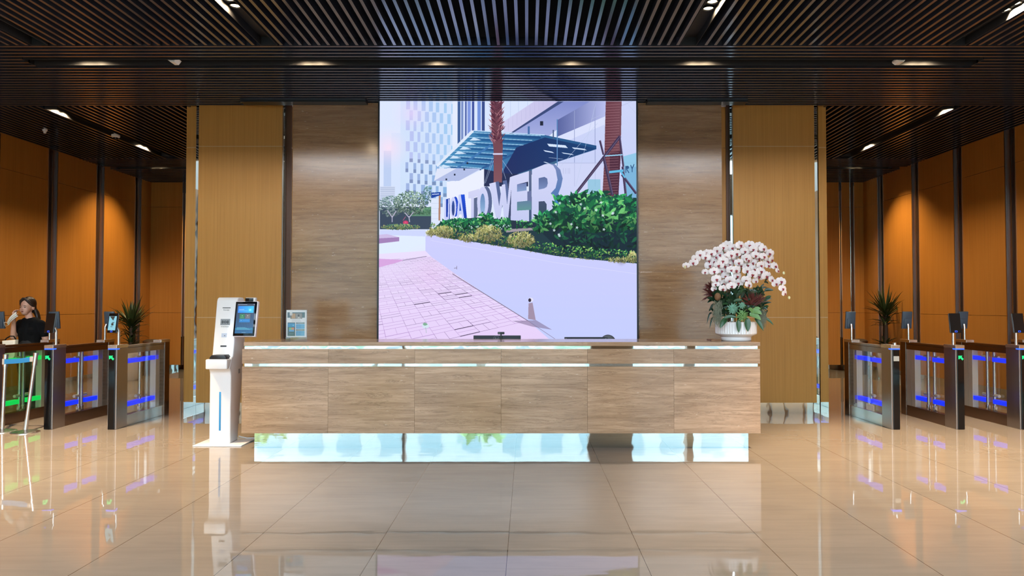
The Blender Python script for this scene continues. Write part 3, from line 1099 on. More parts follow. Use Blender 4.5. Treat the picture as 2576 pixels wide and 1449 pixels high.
# side walls with recessed pilasters
def side_wall(name, xw, sgn, centres, half, matw):
    """xw: face of the panels, sgn: +1 when the room lies towards +x"""
    w = MB()
    w.mi = 1
    w.box(xw - sgn * .14, xw - sgn * .34, YF - .3, YB + .3, 0, ZC + .3)
    w.mi = 0
    edges = []
    cs = sorted(centres)
    prev = YF
    for c in cs:
        edges.append((prev, c - half))
        prev = c + half
    edges.append((prev, YB))
    for a, c in edges:
        for z0, z1 in ((.15, 1.327), (1.333, 3.737), (3.743, ZC + .2)):
            w.box(xw, xw - sgn * .14, a, c, z0, z1)
    w.mi = 1
    for c in cs:
        w.box(xw - sgn * .05, xw - sgn * .14, c - half, c + half, 0, ZC + .2)
        w.box(xw - sgn * .025, xw - sgn * .05, c - half * .15, c + half, 0, ZC + .2)
    w.mi = 2
    w.box(xw, xw - sgn * .3, YF - .3, YH - .12, ZC + .2, ZH)  # unseen upper wall, added with the raised hall
    wall = struct(w, name, [matw, M['wood_dark'], M['white_matte']])
    for i, c in enumerate(cs):
        if c < 8.0:
            continue
        t = MB()
        for yy in (c - half, c - half * .15 - .012, c + half - .02):
            t.box(xw + sgn * .004, xw - sgn * .045, yy, yy + .02, 0, ZC)
        struct(t, 'trim_%d' % next(TRIM), M['steel'])
    bb = MB()
    for a, c in edges:
        bb.box(xw, xw - sgn * .1, a, c, 0, .15)
    struct(bb, 'baseboard_' + name.split('_')[1], M['mirror'])


import itertools
TRIM = itertools.count(1)
side_wall('wall_left', XL, 1, [12.72, 14.135, 15.52, 11.3, 9.88, 8.46, 7.04, 5.6, 4.2, 2.8, 1.4, 0, -1.4, -2.8], .13, M['wood_side'])
side_wall('wall_right', XR, -1, [15.27, 13.9, 12.52, 11.16, 9.8, 8.44, 7.08, 5.7, 4.3, 2.9, 1.5, .1, -1.3, -2.7], .125, M['wood_side'])

# back walls of the wings
for side, xa, xb, stripes in (('back_left', XL, -4.4, [(-7.86, -7.78), (-7.72, -7.66)]), ('back_right', 3.9, XR, [(7.11, 7.17), (7.36, 7.46)])):
    w = MB()
    w.mi = 1
    w.box(xa - .2, xb + .2, YB + .03, YB + .25, 0, ZC + .3)
    w.mi = 0
    prev = xa
    for s0, s1 in stripes + [(xb, xb)]:
        for z0, z1 in ((.15, 1.327), (1.333, 3.737), (3.743, ZC + .2)):
            w.box(prev, s0, YB, YB + .04, z0, z1)
        prev = s1
    struct(w, 'wall_' + side, [M['wood_side'], M['wood_dark']])
    t = MB()
    for s0, s1 in stripes:
        t.box(s0, s0 + .02, YB - .01, YB + .03, 0, ZC)
        t.box(s1 - .02, s1, YB - .01, YB + .03, 0, ZC)
    struct(t, 'trim_%d' % next(TRIM), M['mirror'])
    bb = MB()
    bb.box(xa, xb, YB - .012, YB + .03, 0, .15)
    struct(bb, 'baseboard_' + side, M['mirror'])


def wx(px, d, py=620):
    return at(px, py, d).x


# wooden pillars either side of the stone wall
for side, main, strips, outer, inner in (
        ('left', (497, 708), ((490.5, 497), (708, 714)), (470, 490.5), (715, 735)),
        ('right', (1846, 2051), ((2051, 2058), (1838, 1845)), (2058, 2081), (1817, 1838))):
    w = MB()
    x0, x1 = wx(main[0], YP), wx(main[1], YP)
    for z0, z1 in ((.145, 1.327), (1.333, 3.727), (3.733, ZC + .02)):
        w.box(x0, x1, YP, YP + .1, z0, z1)
        w.box(wx(outer[0], YP + .07, 300), wx(outer[1], YP + .07, 620), YP + .07, YP + 6.0, z0, z1)
        w.box(wx(inner[0], YP + .12), wx(inner[1], YP + .12), YP + .12, YP + .3, z0, z1)
    w.mi = 1
    w.box(min(wx(outer[0], YP), wx(inner[0], YP)) + .09, max(wx(outer[1], YP), wx(inner[1], YP)) - .05, YP + .1, YP + 6.1, 0, ZC + .1)
    w.mi = 2
    for z0, z1 in ((1.327, 1.333), (3.727, 3.733)):
        w.box(x0 + .002, x1 - .002, YP + .002, YP + .05, z0, z1)
        w.box(wx(outer[0], YP + .07, 300) + .002, wx(outer[1], YP + .07, 620) - .002, YP + .072, YP + .2, z0, z1)
    struct(w, 'wall_pillar_' + side, [M['wood'], M['wood_dark'], M['seam']])
    for s0, s1 in strips:
        t = MB()
        t.box(wx(s0, YP + .03), wx(s1, YP + .03), YP + .03, YP + .09, 0, ZC + .02)
        e = wx(s0 if s0 < main[0] + 20 else s1, YP)
        struct(t, 'trim_%d' % next(TRIM), M['mirror'])
    bb = MB()
    bb.box(x0, x1, YP + .004, YP + .1, 0, .145)
    bb.box(wx(outer[0], YP + .07, 300), wx(outer[1], YP + .07), YP + .074, YP + .2, 0, .145)
    struct(bb, 'baseboard_pillar_' + side, M['mirror'])

# stone feature wall
w = MB()
d = 9.70
xs0, xs1 = wx(734.5, d), wx(1817, d)
for z0, z1 in ((0, 1.955), (1.957, ZC + .03)):
    w.box(xs0, wx(952, d), d, d + .16, z0, z1)
    w.box(wx(1606, d), xs1, d, d + .16, z0, z1)
w.box(wx(952, d) - .02, wx(1606, d) + .02, d + .05, d + .16, 0, ZC + .03)
struct(w, 'wall_feature', M['stone_wall'])

# glazed front of the lobby behind the viewer, made taller to let in more sky
w = MB()
for xa, xb in ((XL, -8.2), (-3.5, -3.4), (1.75, 2.95), (4.45, 4.62), (6.6, 6.75)):
    w.box(xa, xb, YF - .15, YF + .15, 0, ZH)
w.box(XL, XR, YF - .06, YF + .06, 3.5, 3.58)
w.box(XL, XR, YF - .12, YF + .12, 4.65, 6.1)  # added unseen band, keeps high sky out of the desk's mirror bands
struct(w, 'wall_front', M['front_wall'])
w = MB()
w.quad((-60, -70, -.02), (60, -70, -.02), (60, YF - .2, -.02), (-60, YF - .2, -.02))
g = struct(w, 'ground', M['ground'])
# pale street front opposite
w = MB()
w.box(-46, 46, -48, -38, 0, 11)
w.mi = 1
for k in range(30):
    for r_ in range(3):
        w.box(-44 + k * 3, -42.4 + k * 3, -38, -37.95, .8 + r_ * 3.3, 3.0 + r_ * 3.3)
struct(w, 'wall_opposite', [M['street_front'], M['street_window']])

# ------------------------------------------------------------------ the display wall
img = paint_wall()
SD = 9.655
A, B = at(955.5, 254.8, SD), at(1602.5, 884.5, SD)
scr = thing('display_wall', 'huge bright video screen showing a paved path, planter and large sign letters', 'screen', ((A.x + B.x) / 2, SD, B.z))
b = MB()
b.quad((A.x, SD, B.z), (B.x, SD, B.z), (B.x, SD, A.z), (A.x, SD, A.z))
b.build('display_panel', image_mat('display_image', img, 1.0, 0.6, 0.0), scr,
        uv=lambda c: ((c.x - A.x) / (B.x - A.x), (c.z - B.z) / (A.z - B.z)))
b = MB()
t = .022
for q in ((A.x - t, A.x, B.z - t, A.z + t), (B.x, B.x + t, B.z - t, A.z + t), (A.x, B.x, A.z, A.z + t), (A.x, B.x, B.z - t, B.z)):
    b.box(q[0], q[1], SD - .012, SD + .09, q[2], q[3])
b.box(A.x - t, B.x + t, SD + .01, SD + .09, B.z - t, A.z + t)
b.build('bezel', M['black'], scr)

# ------------------------------------------------------------------ reception desk
DY = 7.42
DX0, DX1 = -2.992, 2.445
desk = thing('reception_desk', 'long travertine reception desk with mirrored bands and mirrored plinth', 'reception desk', ((DX0 + DX1) / 2, DY + .35, 0))
b = MB()
b.box(DX0 + .015, DX1 + .005, DY + .005, DY + .70, 1.072, 1.114, .002, 1)
b.build('countertop', M['stone'], desk)
b = MB()
n = 6
wd = (DX1 - DX0) / n
for i in range(n):
    b.box(DX0 + i * wd + .001, DX0 + (i + 1) * wd - .001, DY, DY + .03, .888, 1.042)
b.box(DX0, DX0 + .03, DY + .03, DY + .70, .888, 1.042)
b.box(DX1 - .03, DX1, DY + .03, DY + .70, .888, 1.042)
b.build('fascia', M['stone'], desk)
b = MB()
for i in range(n):
    b.box(DX0 + i * wd + .001, DX0 + (i + 1) * wd - .001, DY, DY + .03, .16, .858)
b.box(DX0, DX0 + .03, DY + .03, DY + .70, .16, .858)
b.box(DX1 - .03, DX1, DY + .03, DY + .70, .16, .858)
b.build('front_panel', M['stone'], desk)
for z0, z1 in ((1.042, 1.072), (.858, .888)):
    b = MB()
    b.box(DX0 + .02, DX1 - .02, DY + .018, DY + .68, z0, z1)
    b.build('mirror_band', M['mirror'], desk)
b = MB()
b.box(at(640, 1110, DY + .06).x, at(1882.5, 1110, DY + .06).x, DY + .06, DY + .66, 0, .16)
b.build('plinth', M['mirror'], desk)
b = MB()
b.box(DX0 + .03, DX1 - .03, DY + .70, DY + 1.30, .70, .735)
b.box(DX0 + .03, DX0 + .06, DY + .70, DY + 1.28, 0, .70)
b.box(DX1 - .06, DX1 - .03, DY + .70, DY + 1.28, 0, .70)
b.build('work_surface', M['stone'], desk)


def monitor(px0, px1, ptop, d, label, logo):
    a, c = at(px0, ptop, d), at(px1, ptop, d)
    cx = (a.x + c.x) / 2
    w = (c.x - a.x) / 2
    zt = a.z
    t = thing('monitor', label, 'monitor', (cx, d + .05, .735), 'desk monitors')
    q = MB()
    q.box(cx - w, cx + w, d, d + .03, zt - .34, zt, .004)
    q.build('casing', M['navy'], t)
    q = MB()
    q.box(cx - w + .01, cx + w - .01, d + .03, d + .034, zt - .32, zt - .01)
    q.build('screen', M['black_glass'], t)
    q = MB()
    q.box(cx - .03, cx + .03, d - .03, d, .75, zt - .12, .004)
    q.box(cx - .12, cx + .12, d - .08, d + .14, .735, .75, .004)
    q.build('stand', M['black'], t)
    if logo:
        q = MB()
        pts = [(cx - .01 + .035 * math.cos(k * PI / 12), d - .002, zt - .04 + .035 * math.sin(k * PI / 12)) for k in range(25)]
        q.tube(pts, .0016, 5)
        lg = q.build('logo', M['grey'], t)
        text_mesh('hp', .05, 'logo_lettering', M['grey'], lg, Matrix.Translation((cx - .01, d - .001, zt - .04)) @ FACE_CAM, shear=.3)
    else:
        for s in (-1, 1):
            q = MB()
            q.tube([(cx + s * (w - .012), d - .001, zt - .012), (cx + s * (w - .08), d - .001, zt - .07)], .004, 6)
            q.build('edge_line', M['grey'], t)
    return t


monitor(1191, 1310, 844, 8.36, 'dark monitor back with a webcam above it on the desk', True)
monitor(1420, 1528, 848, 8.36, 'dark monitor back partly in front of a black chair back', False)
# webcam
c = at(1260.5, 838, 8.36)
cam = thing('webcam', 'small black webcam perched on the left desk monitor', 'webcam', (c.x, 8.36, at(1260, 844, 8.36).z + .001))
b = MB()
b.box(c.x - .04, c.x + .04, 8.345, 8.375, c.z - .014, c.z + .014, .006)
b.build('body', M['black'], cam)
b = MB()
b.box(c.x - .034, c.x - .01, 8.342, 8.345, c.z - .005, c.z + .005)
b.build('front_mark', M['grey'], cam)
b = MB()
b.box(c.x - .008, c.x + .008, 8.352, 8.368, c.z - .03, c.z - .012)
b.box(c.x - .016, c.x + .016, 8.346, 8.359, c.z - .085, c.z - .027, .002)
b.build('clip', M['black'], cam)
# chair whose back shows over the right monitor
c = at(1530, 842, 8.95)
ch = thing('office_chair', 'rounded black chair back peeking over the counter beside the right monitor', 'chair', (c.x, 9.0, 0))
b = MB()
pts = []
for k in range(13):
    a = PI * k / 12
    pts.append((c.x + .10 * math.cos(a), c.z - .10 + .10 * math.sin(a)))
pts += [(c.x - .13, .75), (c.x - .10, .56), (c.x + .10, .56), (c.x + .13, .75)]
b.prism(pts, 'y', 8.95, 9.0, .012)
b.build('backrest', M['black'], ch, smooth=40)
b = MB()
b.box(c.x - .23, c.x + .23, 8.62, 9.05, .44, .51, .03, 3)
b.build('seat', M['black'], ch, smooth=40)
b = MB()
b.tube([(c.x, 8.85, .06), (c.x, 8.85, .45)], .025, 12)
for k in range(5):
    a = 2 * PI * k / 5
    b.tube([(c.x, 8.85, .09), (c.x + .26 * math.cos(a), 8.85 + .26 * math.sin(a), .05)], [.022, .014], 8)
    b.ball((c.x + .26 * math.cos(a), 8.85 + .26 * math.sin(a), .025), .025, 2)
b.build('base', M['black'], ch, smooth=40)

# leaflet stand on the counter
d = 7.66
l0, l1 = at(721, 800, d).x, at(771.5, 800, d).x
zl0, zl1 = at(745, 848, d).z, at(745, 780, d).z
zc = 1.114
st = thing('leaflet_stand', 'white leaflet with blue panels in a clear stand on the counter', 'sign holder', ((l0 + l1) / 2, d, zc))
b = MB()
b.quad((l0, d - .004, zl0), (l1, d - .004, zl0), (l1, d - .004, zl1), (l0, d - .004, zl1))
b.quad((l1, d - .003, zl0), (l0, d - .003, zl0), (l0, d - .003, zl1), (l1, d - .003, zl1))
lf = b.build('leaflet', image_mat('leaflet_print', paint_leaflet(), None, .4), st, uv=lambda c: ((c.x - l0) / (l1 - l0), (c.z - zl0) / (zl1 - zl0)))
b = MB()
b.box(l0 - .006, l1 + .006, d - .008, d - .0055, zc + .006, zl1 + .004)
b.box(l0 - .006, l1 + .006, d - .0015, d + .001, zc + .006, zl1 + .004)
b.box(l0 - .012, l1 + .02, d - .07, d + .06, zc, zc + .006)
b.build('acrylic_holder', M['acrylic'], st)

# wooden tray beside the flower pot
a0, a1 = at(1788, 857, 7.72), at(1815, 857, 7.72)
b = MB()
b.box(a0.x, a1.x - .005, 7.70, 7.90, zc, zc + .012, .002)
tag(b.build('wooden_board', M['tray_wood'], origin=(a0.x + .1, 7.8, zc)), 'thin brown wooden board lying on the counter by the flower pot', 'board')

# ------------------------------------------------------------------ check-in kiosk
KX0, KX1 = -3.430, -3.200
KC = (KX0 + KX1) / 2
kio = thing('check_in_kiosk', 'white self service kiosk standing at the left end of the desk', 'kiosk', (KC, 7.75, 0))
b = MB()
b.box(-3.55, -3.03, 7.52, 7.99, 0.0, .014, .006, 2)
b.build('base_plate', M['white'], kio, smooth=40)
b = MB()
prof = [(7.645, .014), (7.645, .735), (7.640, .775), (7.625, .803), (7.60, .815), (7.66, .93), (7.695, .945), (7.705, .98), (7.80, 1.545), (7.815, 1.575), (7.84, 1.588), (7.96, 1.588), (7.99, 1.57), (8.005, 1.50), (8.015, 1.10), (7.84, .014)]
b.prism(prof, 'x', KX0, KX1, .012, 3)
body = b.build('body', M['white'], kio, smooth=40)
b = MB()
b.box(KX0 - .006, KX1 - .004, 7.55, 7.70, .816, .922, .012, 3)
tr = b.build('reader_tray', M['white'], kio, smooth=40)
b = MB()
b.prism([(KC - .092, .921), (KC - .085, .945), (KC - .066, .966), (KC + .066, .966), (KC + .085, .945), (KC + .092, .921)], 'y', 7.575, 7.712, .004)
b.build('scan_mouth', M['black'], kio, smooth=40)


def kf(z):          # y of the sloping front
    return 7.705 + (z - .98) / (1.545 - .98) * .095


TILT = math.atan(.095 / .565)


def kT(x, z, off=.001):
    return Matrix.Translation((x, kf(z) - off, z)) @ Matrix.Rotation(-TILT, 4, 'X')


for z, w, h, nm in ((1.472, .088, .008, 'receipt_slot'), (1.054, .066, .016, 'card_slot')):
    b = MB()
    b.box(-w / 2, w / 2, -.001, .004, -h / 2, h / 2, T=kT(KC, z))
    b.build(nm, M['black'], kio)
b = MB()
b.box(-.052, .052, -.002, .004, -.034, .034, .001, T=None)
bmesh.ops.transform(b.bm, matrix=kT(KC - .002, 1.316), verts=b.bm.verts)
cr = b.build('card_reader', M['grey'], kio)
b = MB()
T = kT(KC - .002, 1.316, .0035)
b.tube([T @ Vector((.011 * math.cos(k * PI / 8), 0, .011 * math.sin(k * PI / 8))) for k in range(17)], .003, 6)
for s in (-1, 1):
    for r in (.022, .029, .036):
        b.tube([T @ Vector((s * r * math.cos(a), 0, r * .8 * math.sin(a))) for a in np.linspace(-.65, .65, 7)], .002, 5)
b.build('contactless_mark', M['mark_dark'], cr)
b = MB()
b.box(-.028, .028, -.002, .004, -.022, .022)
bmesh.ops.transform(b.bm, matrix=kT(KC - .003, 1.172), verts=b.bm.verts)
qs = b.build('scan_window', mat('scan_window', (184, 196, 214), .15), kio)
b = MB()
b.disc(kT(KC + .004, 1.168, .0035) @ Vector((0, 0, 0)), .005, (0, -1, .15))
b.build('lens', M['mark_dark'], qs)
text_mesh('Receipt', .022, 'lettering', M['mark'], kio, kT(KC, 1.448, .0015) @ FACE_CAM)
text_mesh('IC Card Reader', .014, 'lettering', M['mark'], kio, kT(KC, 1.266, .0015) @ FACE_CAM)
b = MB()
b.box(KC - .010, KC + .010, 7.641, 7.65, .148, .566, .006, 2)
b.build('light_strip', M['cyan_strip'], kio, smooth=40)
b = MB()
b.box(KX1 - .004, KX1 + .003, 7.84, 7.885, .745, .795, .003)
lk = b.build('side_lock', M['grey'], kio)
# touch display on the right flank
dx0, dx1 = -3.19, -2.958
T = Matrix.Translation(((dx0 + dx1) / 2, 7.655, 1.168)) @ Matrix.Rotation(-R(12), 4, 'X')
hw, hh = (dx1 - dx0) / 2, .379
b = MB()
b.box(-hw - .002, hw + .012, .004, .045, -.008, hh + .008, .006, 2)
bmesh.ops.transform(b.bm, matrix=T, verts=b.bm.verts)
dsp = b.build('touch_display', mat('display_housing', (232, 222, 226), .3), kio, smooth=40)
b = MB()
b.box(-hw, hw, -.002, .006, 0, hh, .004, 2)
bmesh.ops.transform(b.bm, matrix=T, verts=b.bm.verts)
b.build('bezel', M['black_glass'], dsp, smooth=40)
Ti = T.inverted()
sw, s0, s1 = hw - .019, .028, hh - .022
b = MB()
b.quad(T @ Vector((-sw, -.0028, s0)), T @ Vector((sw, -.0028, s0)), T @ Vector((sw, -.0028, s1)), T @ Vector((-sw, -.0028, s1)))
b.build('screen', image_mat('kiosk_image', paint_kiosk(), .95, .2), dsp, uv=lambda c: (((Ti @ c).x + sw) / (2 * sw), ((Ti @ c).z - s0) / (s1 - s0)))
b = MB()
c = at(631.5, 754, 7.76)
b.box(c.x - .055, c.x + .055, 7.735, 7.80, c.z - .024, c.z + .024, .01, 3)
kc = b.build('camera', M['white'], kio, smooth=40)
b = MB()
b.box(c.x - .053, c.x + .036, 7.728, 7.736, c.z - .020, c.z + .018, .006, 2)
b.build('camera_window', M['black_glass'], kc, smooth=40)
b = MB()
b.box(-3.21, -3.12, 7.775, 7.83, 1.30, 1.44, .006)
b.build('display_bracket', M['white'], kio)
b = MB()
b.tube([(-3.2, 7.86, .05), (-3.12, 7.90, .022), (-3.05, 7.95, .012), (-2.96, 7.94, .006)], .006, 8)
b.build('power_cable', M['white_matte'], kio, smooth=60)


# ------------------------------------------------------------------ speed gates
def scanner(parent, x, y, zb, facing, yaw, lit, pole_dx, tilt=8):
    """face reading terminal on a pole; facing -1 looks at the lobby, +1 away"""
    g = MB()
    px = x + pole_dx
    g.tube([(px, y, zb), (px, y, zb + .17), (px - pole_dx * .3, y + .01 * facing, zb + .21)], .0165, 12)
    pole = g.build('scanner_pole', M['steel'], parent, smooth=60)
    T = Matrix.Translation((x, y + facing * .045, zb + .265)) @ Matrix.Rotation(yaw, 4, 'Z') @ Matrix.Rotation(R(tilt) * (1 if facing > 0 else -1), 4, 'X')
    if facing > 0:
        T = T @ Matrix.Rotation(PI, 4, 'Z')
        T = Matrix.Translation((x, y + facing * .045, zb + .265)) @ Matrix.Rotation(yaw + PI, 4, 'Z') @ Matrix.Rotation(-R(tilt), 4, 'X')
    g = MB()
    g.box(-.066, .066, 0, .022, -.118, .118, .005, 2)
    g.box(-.045, .045, .022, .032, -.10, .02, .003)
    bmesh.ops.transform(g.bm, matrix=T, verts=g.bm.verts)
    term = g.build('face_scanner', M['bluegrey'], parent, smooth=40)
    g = MB()
    g.box(-.067, .067, -.004, .002, -.12, .12, .003)
    bmesh.ops.transform(g.bm, matrix=T, verts=g.bm.verts)
    g.build('scanner_glass', M['black_glass'], term)
    if lit:
        g = MB()
        g.mi = 0
        g.box(-.056, .056, -.0052, -.004, -.088, .085)
        g.mi = 1
        g.box(-.012, .02, -.006, -.005, -.03, .0); g.box(-.004, .028, -.006, -.005, .004, .012)
        g.box(-.02, .012, -.006, -.005, -.048, -.042)
        g.prism([(-.05, .083), (.03, .083), (.01, .03)], 'y', -.006, -.005)
        bmesh.ops.transform(g.bm, matrix=T, verts=g.bm.verts)
        g.build('scanner_screen', [mat('scanner_image', (20, 40, 50), .2, emit=(150, 214, 232), estr=.9), M['mark_dark']], term)
    g = MB()
    for q in ((-.014, .014, -.112, -.109), (-.014, .014, -.096, -.093), (-.014, -.011, -.112, -.093), (.011, .014, -.112, -.093)):
        g.box(q[0], q[1], -.0055, -.004, q[2], q[3])
    bmesh.ops.transform(g.bm, matrix=T, verts=g.bm.verts)
    g.build('scanner_led', M['blue_led'], term)


def speed_gate(x, label, band, arrow=True, front=None, rear=None, single=False, green=False, face=-1, notice=False):
    """face: side the black glass sits on (-1 left half of the front, +1 right half)"""
    y0, ln = 8.56, 1.26
    t = thing('speed_gate', label, 'turnstile', (x, y0 + ln / 2, 0), 'glass speed gates')
    X = lambda v: x + v
    Y = lambda v: y0 + v
    metal = M['bronze_grey'] if single else M['bronze']
    g = MB()
    g.box(X(-.05), X(.05), Y(0), Y(.235), 0, .975, .004)
    g.build('front_pillar', M['bronze_grey'], t)
    fx0, fx1 = (-.046, .030) if face < 0 else (-.030, .046)
    g = MB()
    g.box(X(fx0), X(fx1), Y(-.012), Y(.004), .004, .962, .003)
    fg = g.build('front_glass', M['black_glass'], t)
    cxa = x + (fx0 + fx1) / 2
    if arrow:
        s = .030
        pts = [(-1, 1), (.55, 1), (.18, .62), (1, -.25), (.55, -.95), (.25, -.95), (-.35, -.1), (-.62, -.35), (-1, -.5)]
        pts = [(-1.0, .95), (.6, .95), (.22, .5), (1.05, -.32), (.62, -.9), (-.28, .0), (-.7, -.45), (-.95, -.45)]
        g = MB()
        g.prism([(cxa + u * s, .862 + v * s) for u, v in pts], 'y', Y(-.016), Y(-.012))
        g.build('arrow_sign', M['green_arrow'], fg)
    else:
        g = MB()
        g.box(X(fx0) + .004, X(fx1) - .004, Y(-.014), Y(-.011), .825, .885)
        g.build('reader_plate', M['grey'], fg)
    g = MB()
    g.box(X(-.052), X(.052), Y(-.013), Y(.05), .963, .977)
    g.build('status_light', M['blue_led'], t)
    g = MB()
    g.box(X(-.055), X(.055), Y(-.014), Y(.235), .977, 1.018, .003)
    g.build('front_cap', M['steel'], t)
    g = MB()
    g.box(X(-.045), X(.045), Y(.235), Y(ln), .972, 1.0, .003)
    g.box(X(-.042), X(.042), Y(.235), Y(ln), .90, .968, .002)
    g.build('top_rail', metal, t)
    g = MB()
    g.box(X(-.042), X(.042), Y(.235), Y(ln), 0, .14, .003)
    g.build('bottom_rail', M['steel'] if single else metal, t)
    g = MB()
    g.box(X(-.05), X(.05), Y(ln - .13), Y(ln), 0, 1.0, .003)
    g.build('rear_pillar', M['bronze'], t)
    g = MB()
    g.box(X(-.038), X(.038), Y(ln - .34), Y(ln - .25), .14, .90)
    g.box(X(-.038), X(.038), Y(ln - .24), Y(ln - .13), .14, .90)
    g.build('inner_post', M['steel_pale'], t)
    for s in (-1, 1):
        g = MB()
        g.box(X(s * .034), X(s * .038), Y(.235), Y(ln - .13), .14, .90)
        g.build('glass_pane', M['glass_green_glow'] if green else M['glass'], t)
    m = .60
    rods = [(m - .05, .012), (m + .05, -.012)] if not single else [(m, 0)]
    for ry, rx in rods:
        g = MB()
        g.tube([(X(rx), Y(ry), .14), (X(rx), Y(ry), .90)], .019, 14)
        g.box(X(rx) - .021, X(rx) + .021, Y(ry) - .021, Y(ry) + .021, .14, .21, .004)
        rod = g.build('pivot_rod', M['steel'], t, smooth=50)
        for z in (.83, .34):
            g = MB()
            dirn = -1 if (ry < m or single) else 1
            g.tube([(X(rx), Y(ry), z), (X(rx), Y(ry + dirn * .09), z)], .02, 10)
            g.build('clamp', M['steel_pale'], rod, smooth=50)
    segs = [(.245, ln - .26)] if single else [(.245, m - .075), (m + .075, ln - .33)]
    for z in (.775, .238):
        for a, c in segs:
            g = MB()
            g.box(X(-.031), X(.031), Y(a), Y(c), z, z + .054, .002)
            g.build('light_band', M[band], t)
    if notice:
        g = MB()
        s = -1
        g.box(X(-.0395), X(-.0385), Y(.45), Y(.66), .15, .225)
        nt_ = g.build('notice', M['white_matte'], t)
        g = MB()
        for k in range(4):
            g.box(X(-.0402), X(-.0394), Y(.47), Y(.64), .16 + k * .016, .165 + k * .016)
        g.build('notice_lines', M['mark'], nt_)
    if front:
        scanner(t, X(front[0]), Y(.09), 1.018, -1, R(front[1]), front[2], front[3])
    else:
        g = MB()
        g.tube([(X(.012), Y(.03), 1.018), (X(.012), Y(.03), 1.045)], .022, 14)
        g.build('cap_stud', M['steel'], t, smooth=50)
    g = MB()
    g.box(X(-.055), X(.055), Y(ln - .24), Y(ln), .995, 1.032, .003)
    g.build('rear_cap', M['steel'], t)
    if rear:
        scanner(t, X(rear[0]), Y(ln - .12), 1.032, 1, R(rear[1]), False, rear[2])
    return t


speed_gate(-5.015, 'speed gate beside the left wooden pillar with a lit face screen', 'blue', front=(-.035, -16, True, .05), rear=None, single=True)
speed_gate(-5.785, 'speed gate with blue bands beside the two chrome barrier posts', 'blue', front=(-.03, -16, False, .05), rear=(.03, 5, -.04))
speed_gate(-6.545, 'speed gate glowing green, standing in front of the woman', 'green', front=(-.03, -16, False, .05), rear=(.03, 5, -.04), green=True)
speed_gate(-7.305, 'speed gate behind the woman, cut off by the left edge of the photo', 'green', front=(-.03, -16, False, .05), rear=(.03, 5, -.04), green=True)
speed_gate(4.455, 'speed gate beside the right wooden pillar with a grey plate instead of an arrow', 'blue', arrow=False, front=None, rear=(.0, 0, .0), single=True, face=1, notice=True)
speed_gate(5.235, 'speed gate with a black face screen, second from the right wooden pillar', 'blue', front=(-.02, 0, False, .0), rear=(.0, 0, .0), face=1)
speed_gate(6.005, 'speed gate with a black face screen, third from the right wooden pillar', 'blue', front=(-.02, 0, False, .0), rear=(.0, 0, .0), face=1)
speed_gate(6.775, 'speed gate barely seen at the right edge of the photo, nearest the wall', 'blue', front=(-.02, 0, False, .0), rear=None, face=1)

# ------------------------------------------------------------------ barrier posts
P1b, P1t = Vector((-6.235, 8.42, 0)), Vector((-6.225, 8.44, 0.905))
P2b, P2t = Vector((-5.92, 8.36, 0)), Vector((-5.85, 8.42, 0.925))
for i, (pb, pt, lab) in enumerate(((P1b, P1t, 'upright chrome barrier post holding the blue belt end, left of a pair'), (P2b, P2t, 'leaning chrome barrier post next to the black gate front'))):
    t = thing('barrier_post', lab, 'barrier post', pb, 'chrome belt barrier posts')
    g = MB()
    g.lathe([(.15, 0), (.15, .008), (.13, .016), (.05, .024), (.028, .034), (.0, .034)], pb.x, pb.y, 40)
    g.build('base', M['steel'], t, smooth=40)
    dv = (pt - pb).normalized()
    g = MB()
    g.tube([pb + dv * .03, pt - dv * .13], .0195, 20)
    g.tube([pb + dv * .03, pb + dv * .16], .0225, 20)
    g.build('post', M['steel'], t, smooth=40)
    g = MB()
    g.tube([pt - dv * .14, pt], .027, 20)
    g.tube([pt, pt + dv * .008], .030, 20)
    hd = g.build('post_head', M['steel'], t, smooth=40)
    if i == 1:
        g = MB()
        q0, q1 = P1t - Vector((0, .03, .075)), pt - dv * .065 - Vector((.022, .02, 0))
        for k in range(10):
            a, c = k / 10, (k + 1) / 10
            sag = lambda u: -.006 * math.sin(PI * u)
            pa, pc = q0.lerp(q1, a), q0.lerp(q1, c)
            pa.z += sag(a); pc.z += sag(c)
            for dy in (0, .002):
                g.quad((pa.x, pa.y - dy, pa.z - .028), (pc.x, pc.y - dy, pc.z - .028), (pc.x, pc.y - dy, pc.z + .028), (pa.x, pa.y - dy, pa.z + .028))
        g.build('belt', M['belt'], t)
        g = MB()
        g.box(q1.x - .025, q1.x + .01, q1.y - .008, q1.y + .012, q1.z - .03, q1.z + .03, .003)
        g.build('belt_outlet', M['steel_pale'], t)
    else:
        g = MB()
        q0 = P1t - Vector((0, .03, .075))
        g.box(q0.x - .012, q0.x + .012, q0.y - .012, q0.y + .006, q0.z - .034, q0.z + .034, .003)
        g.build('belt_clip', M['steel_pale'], t)


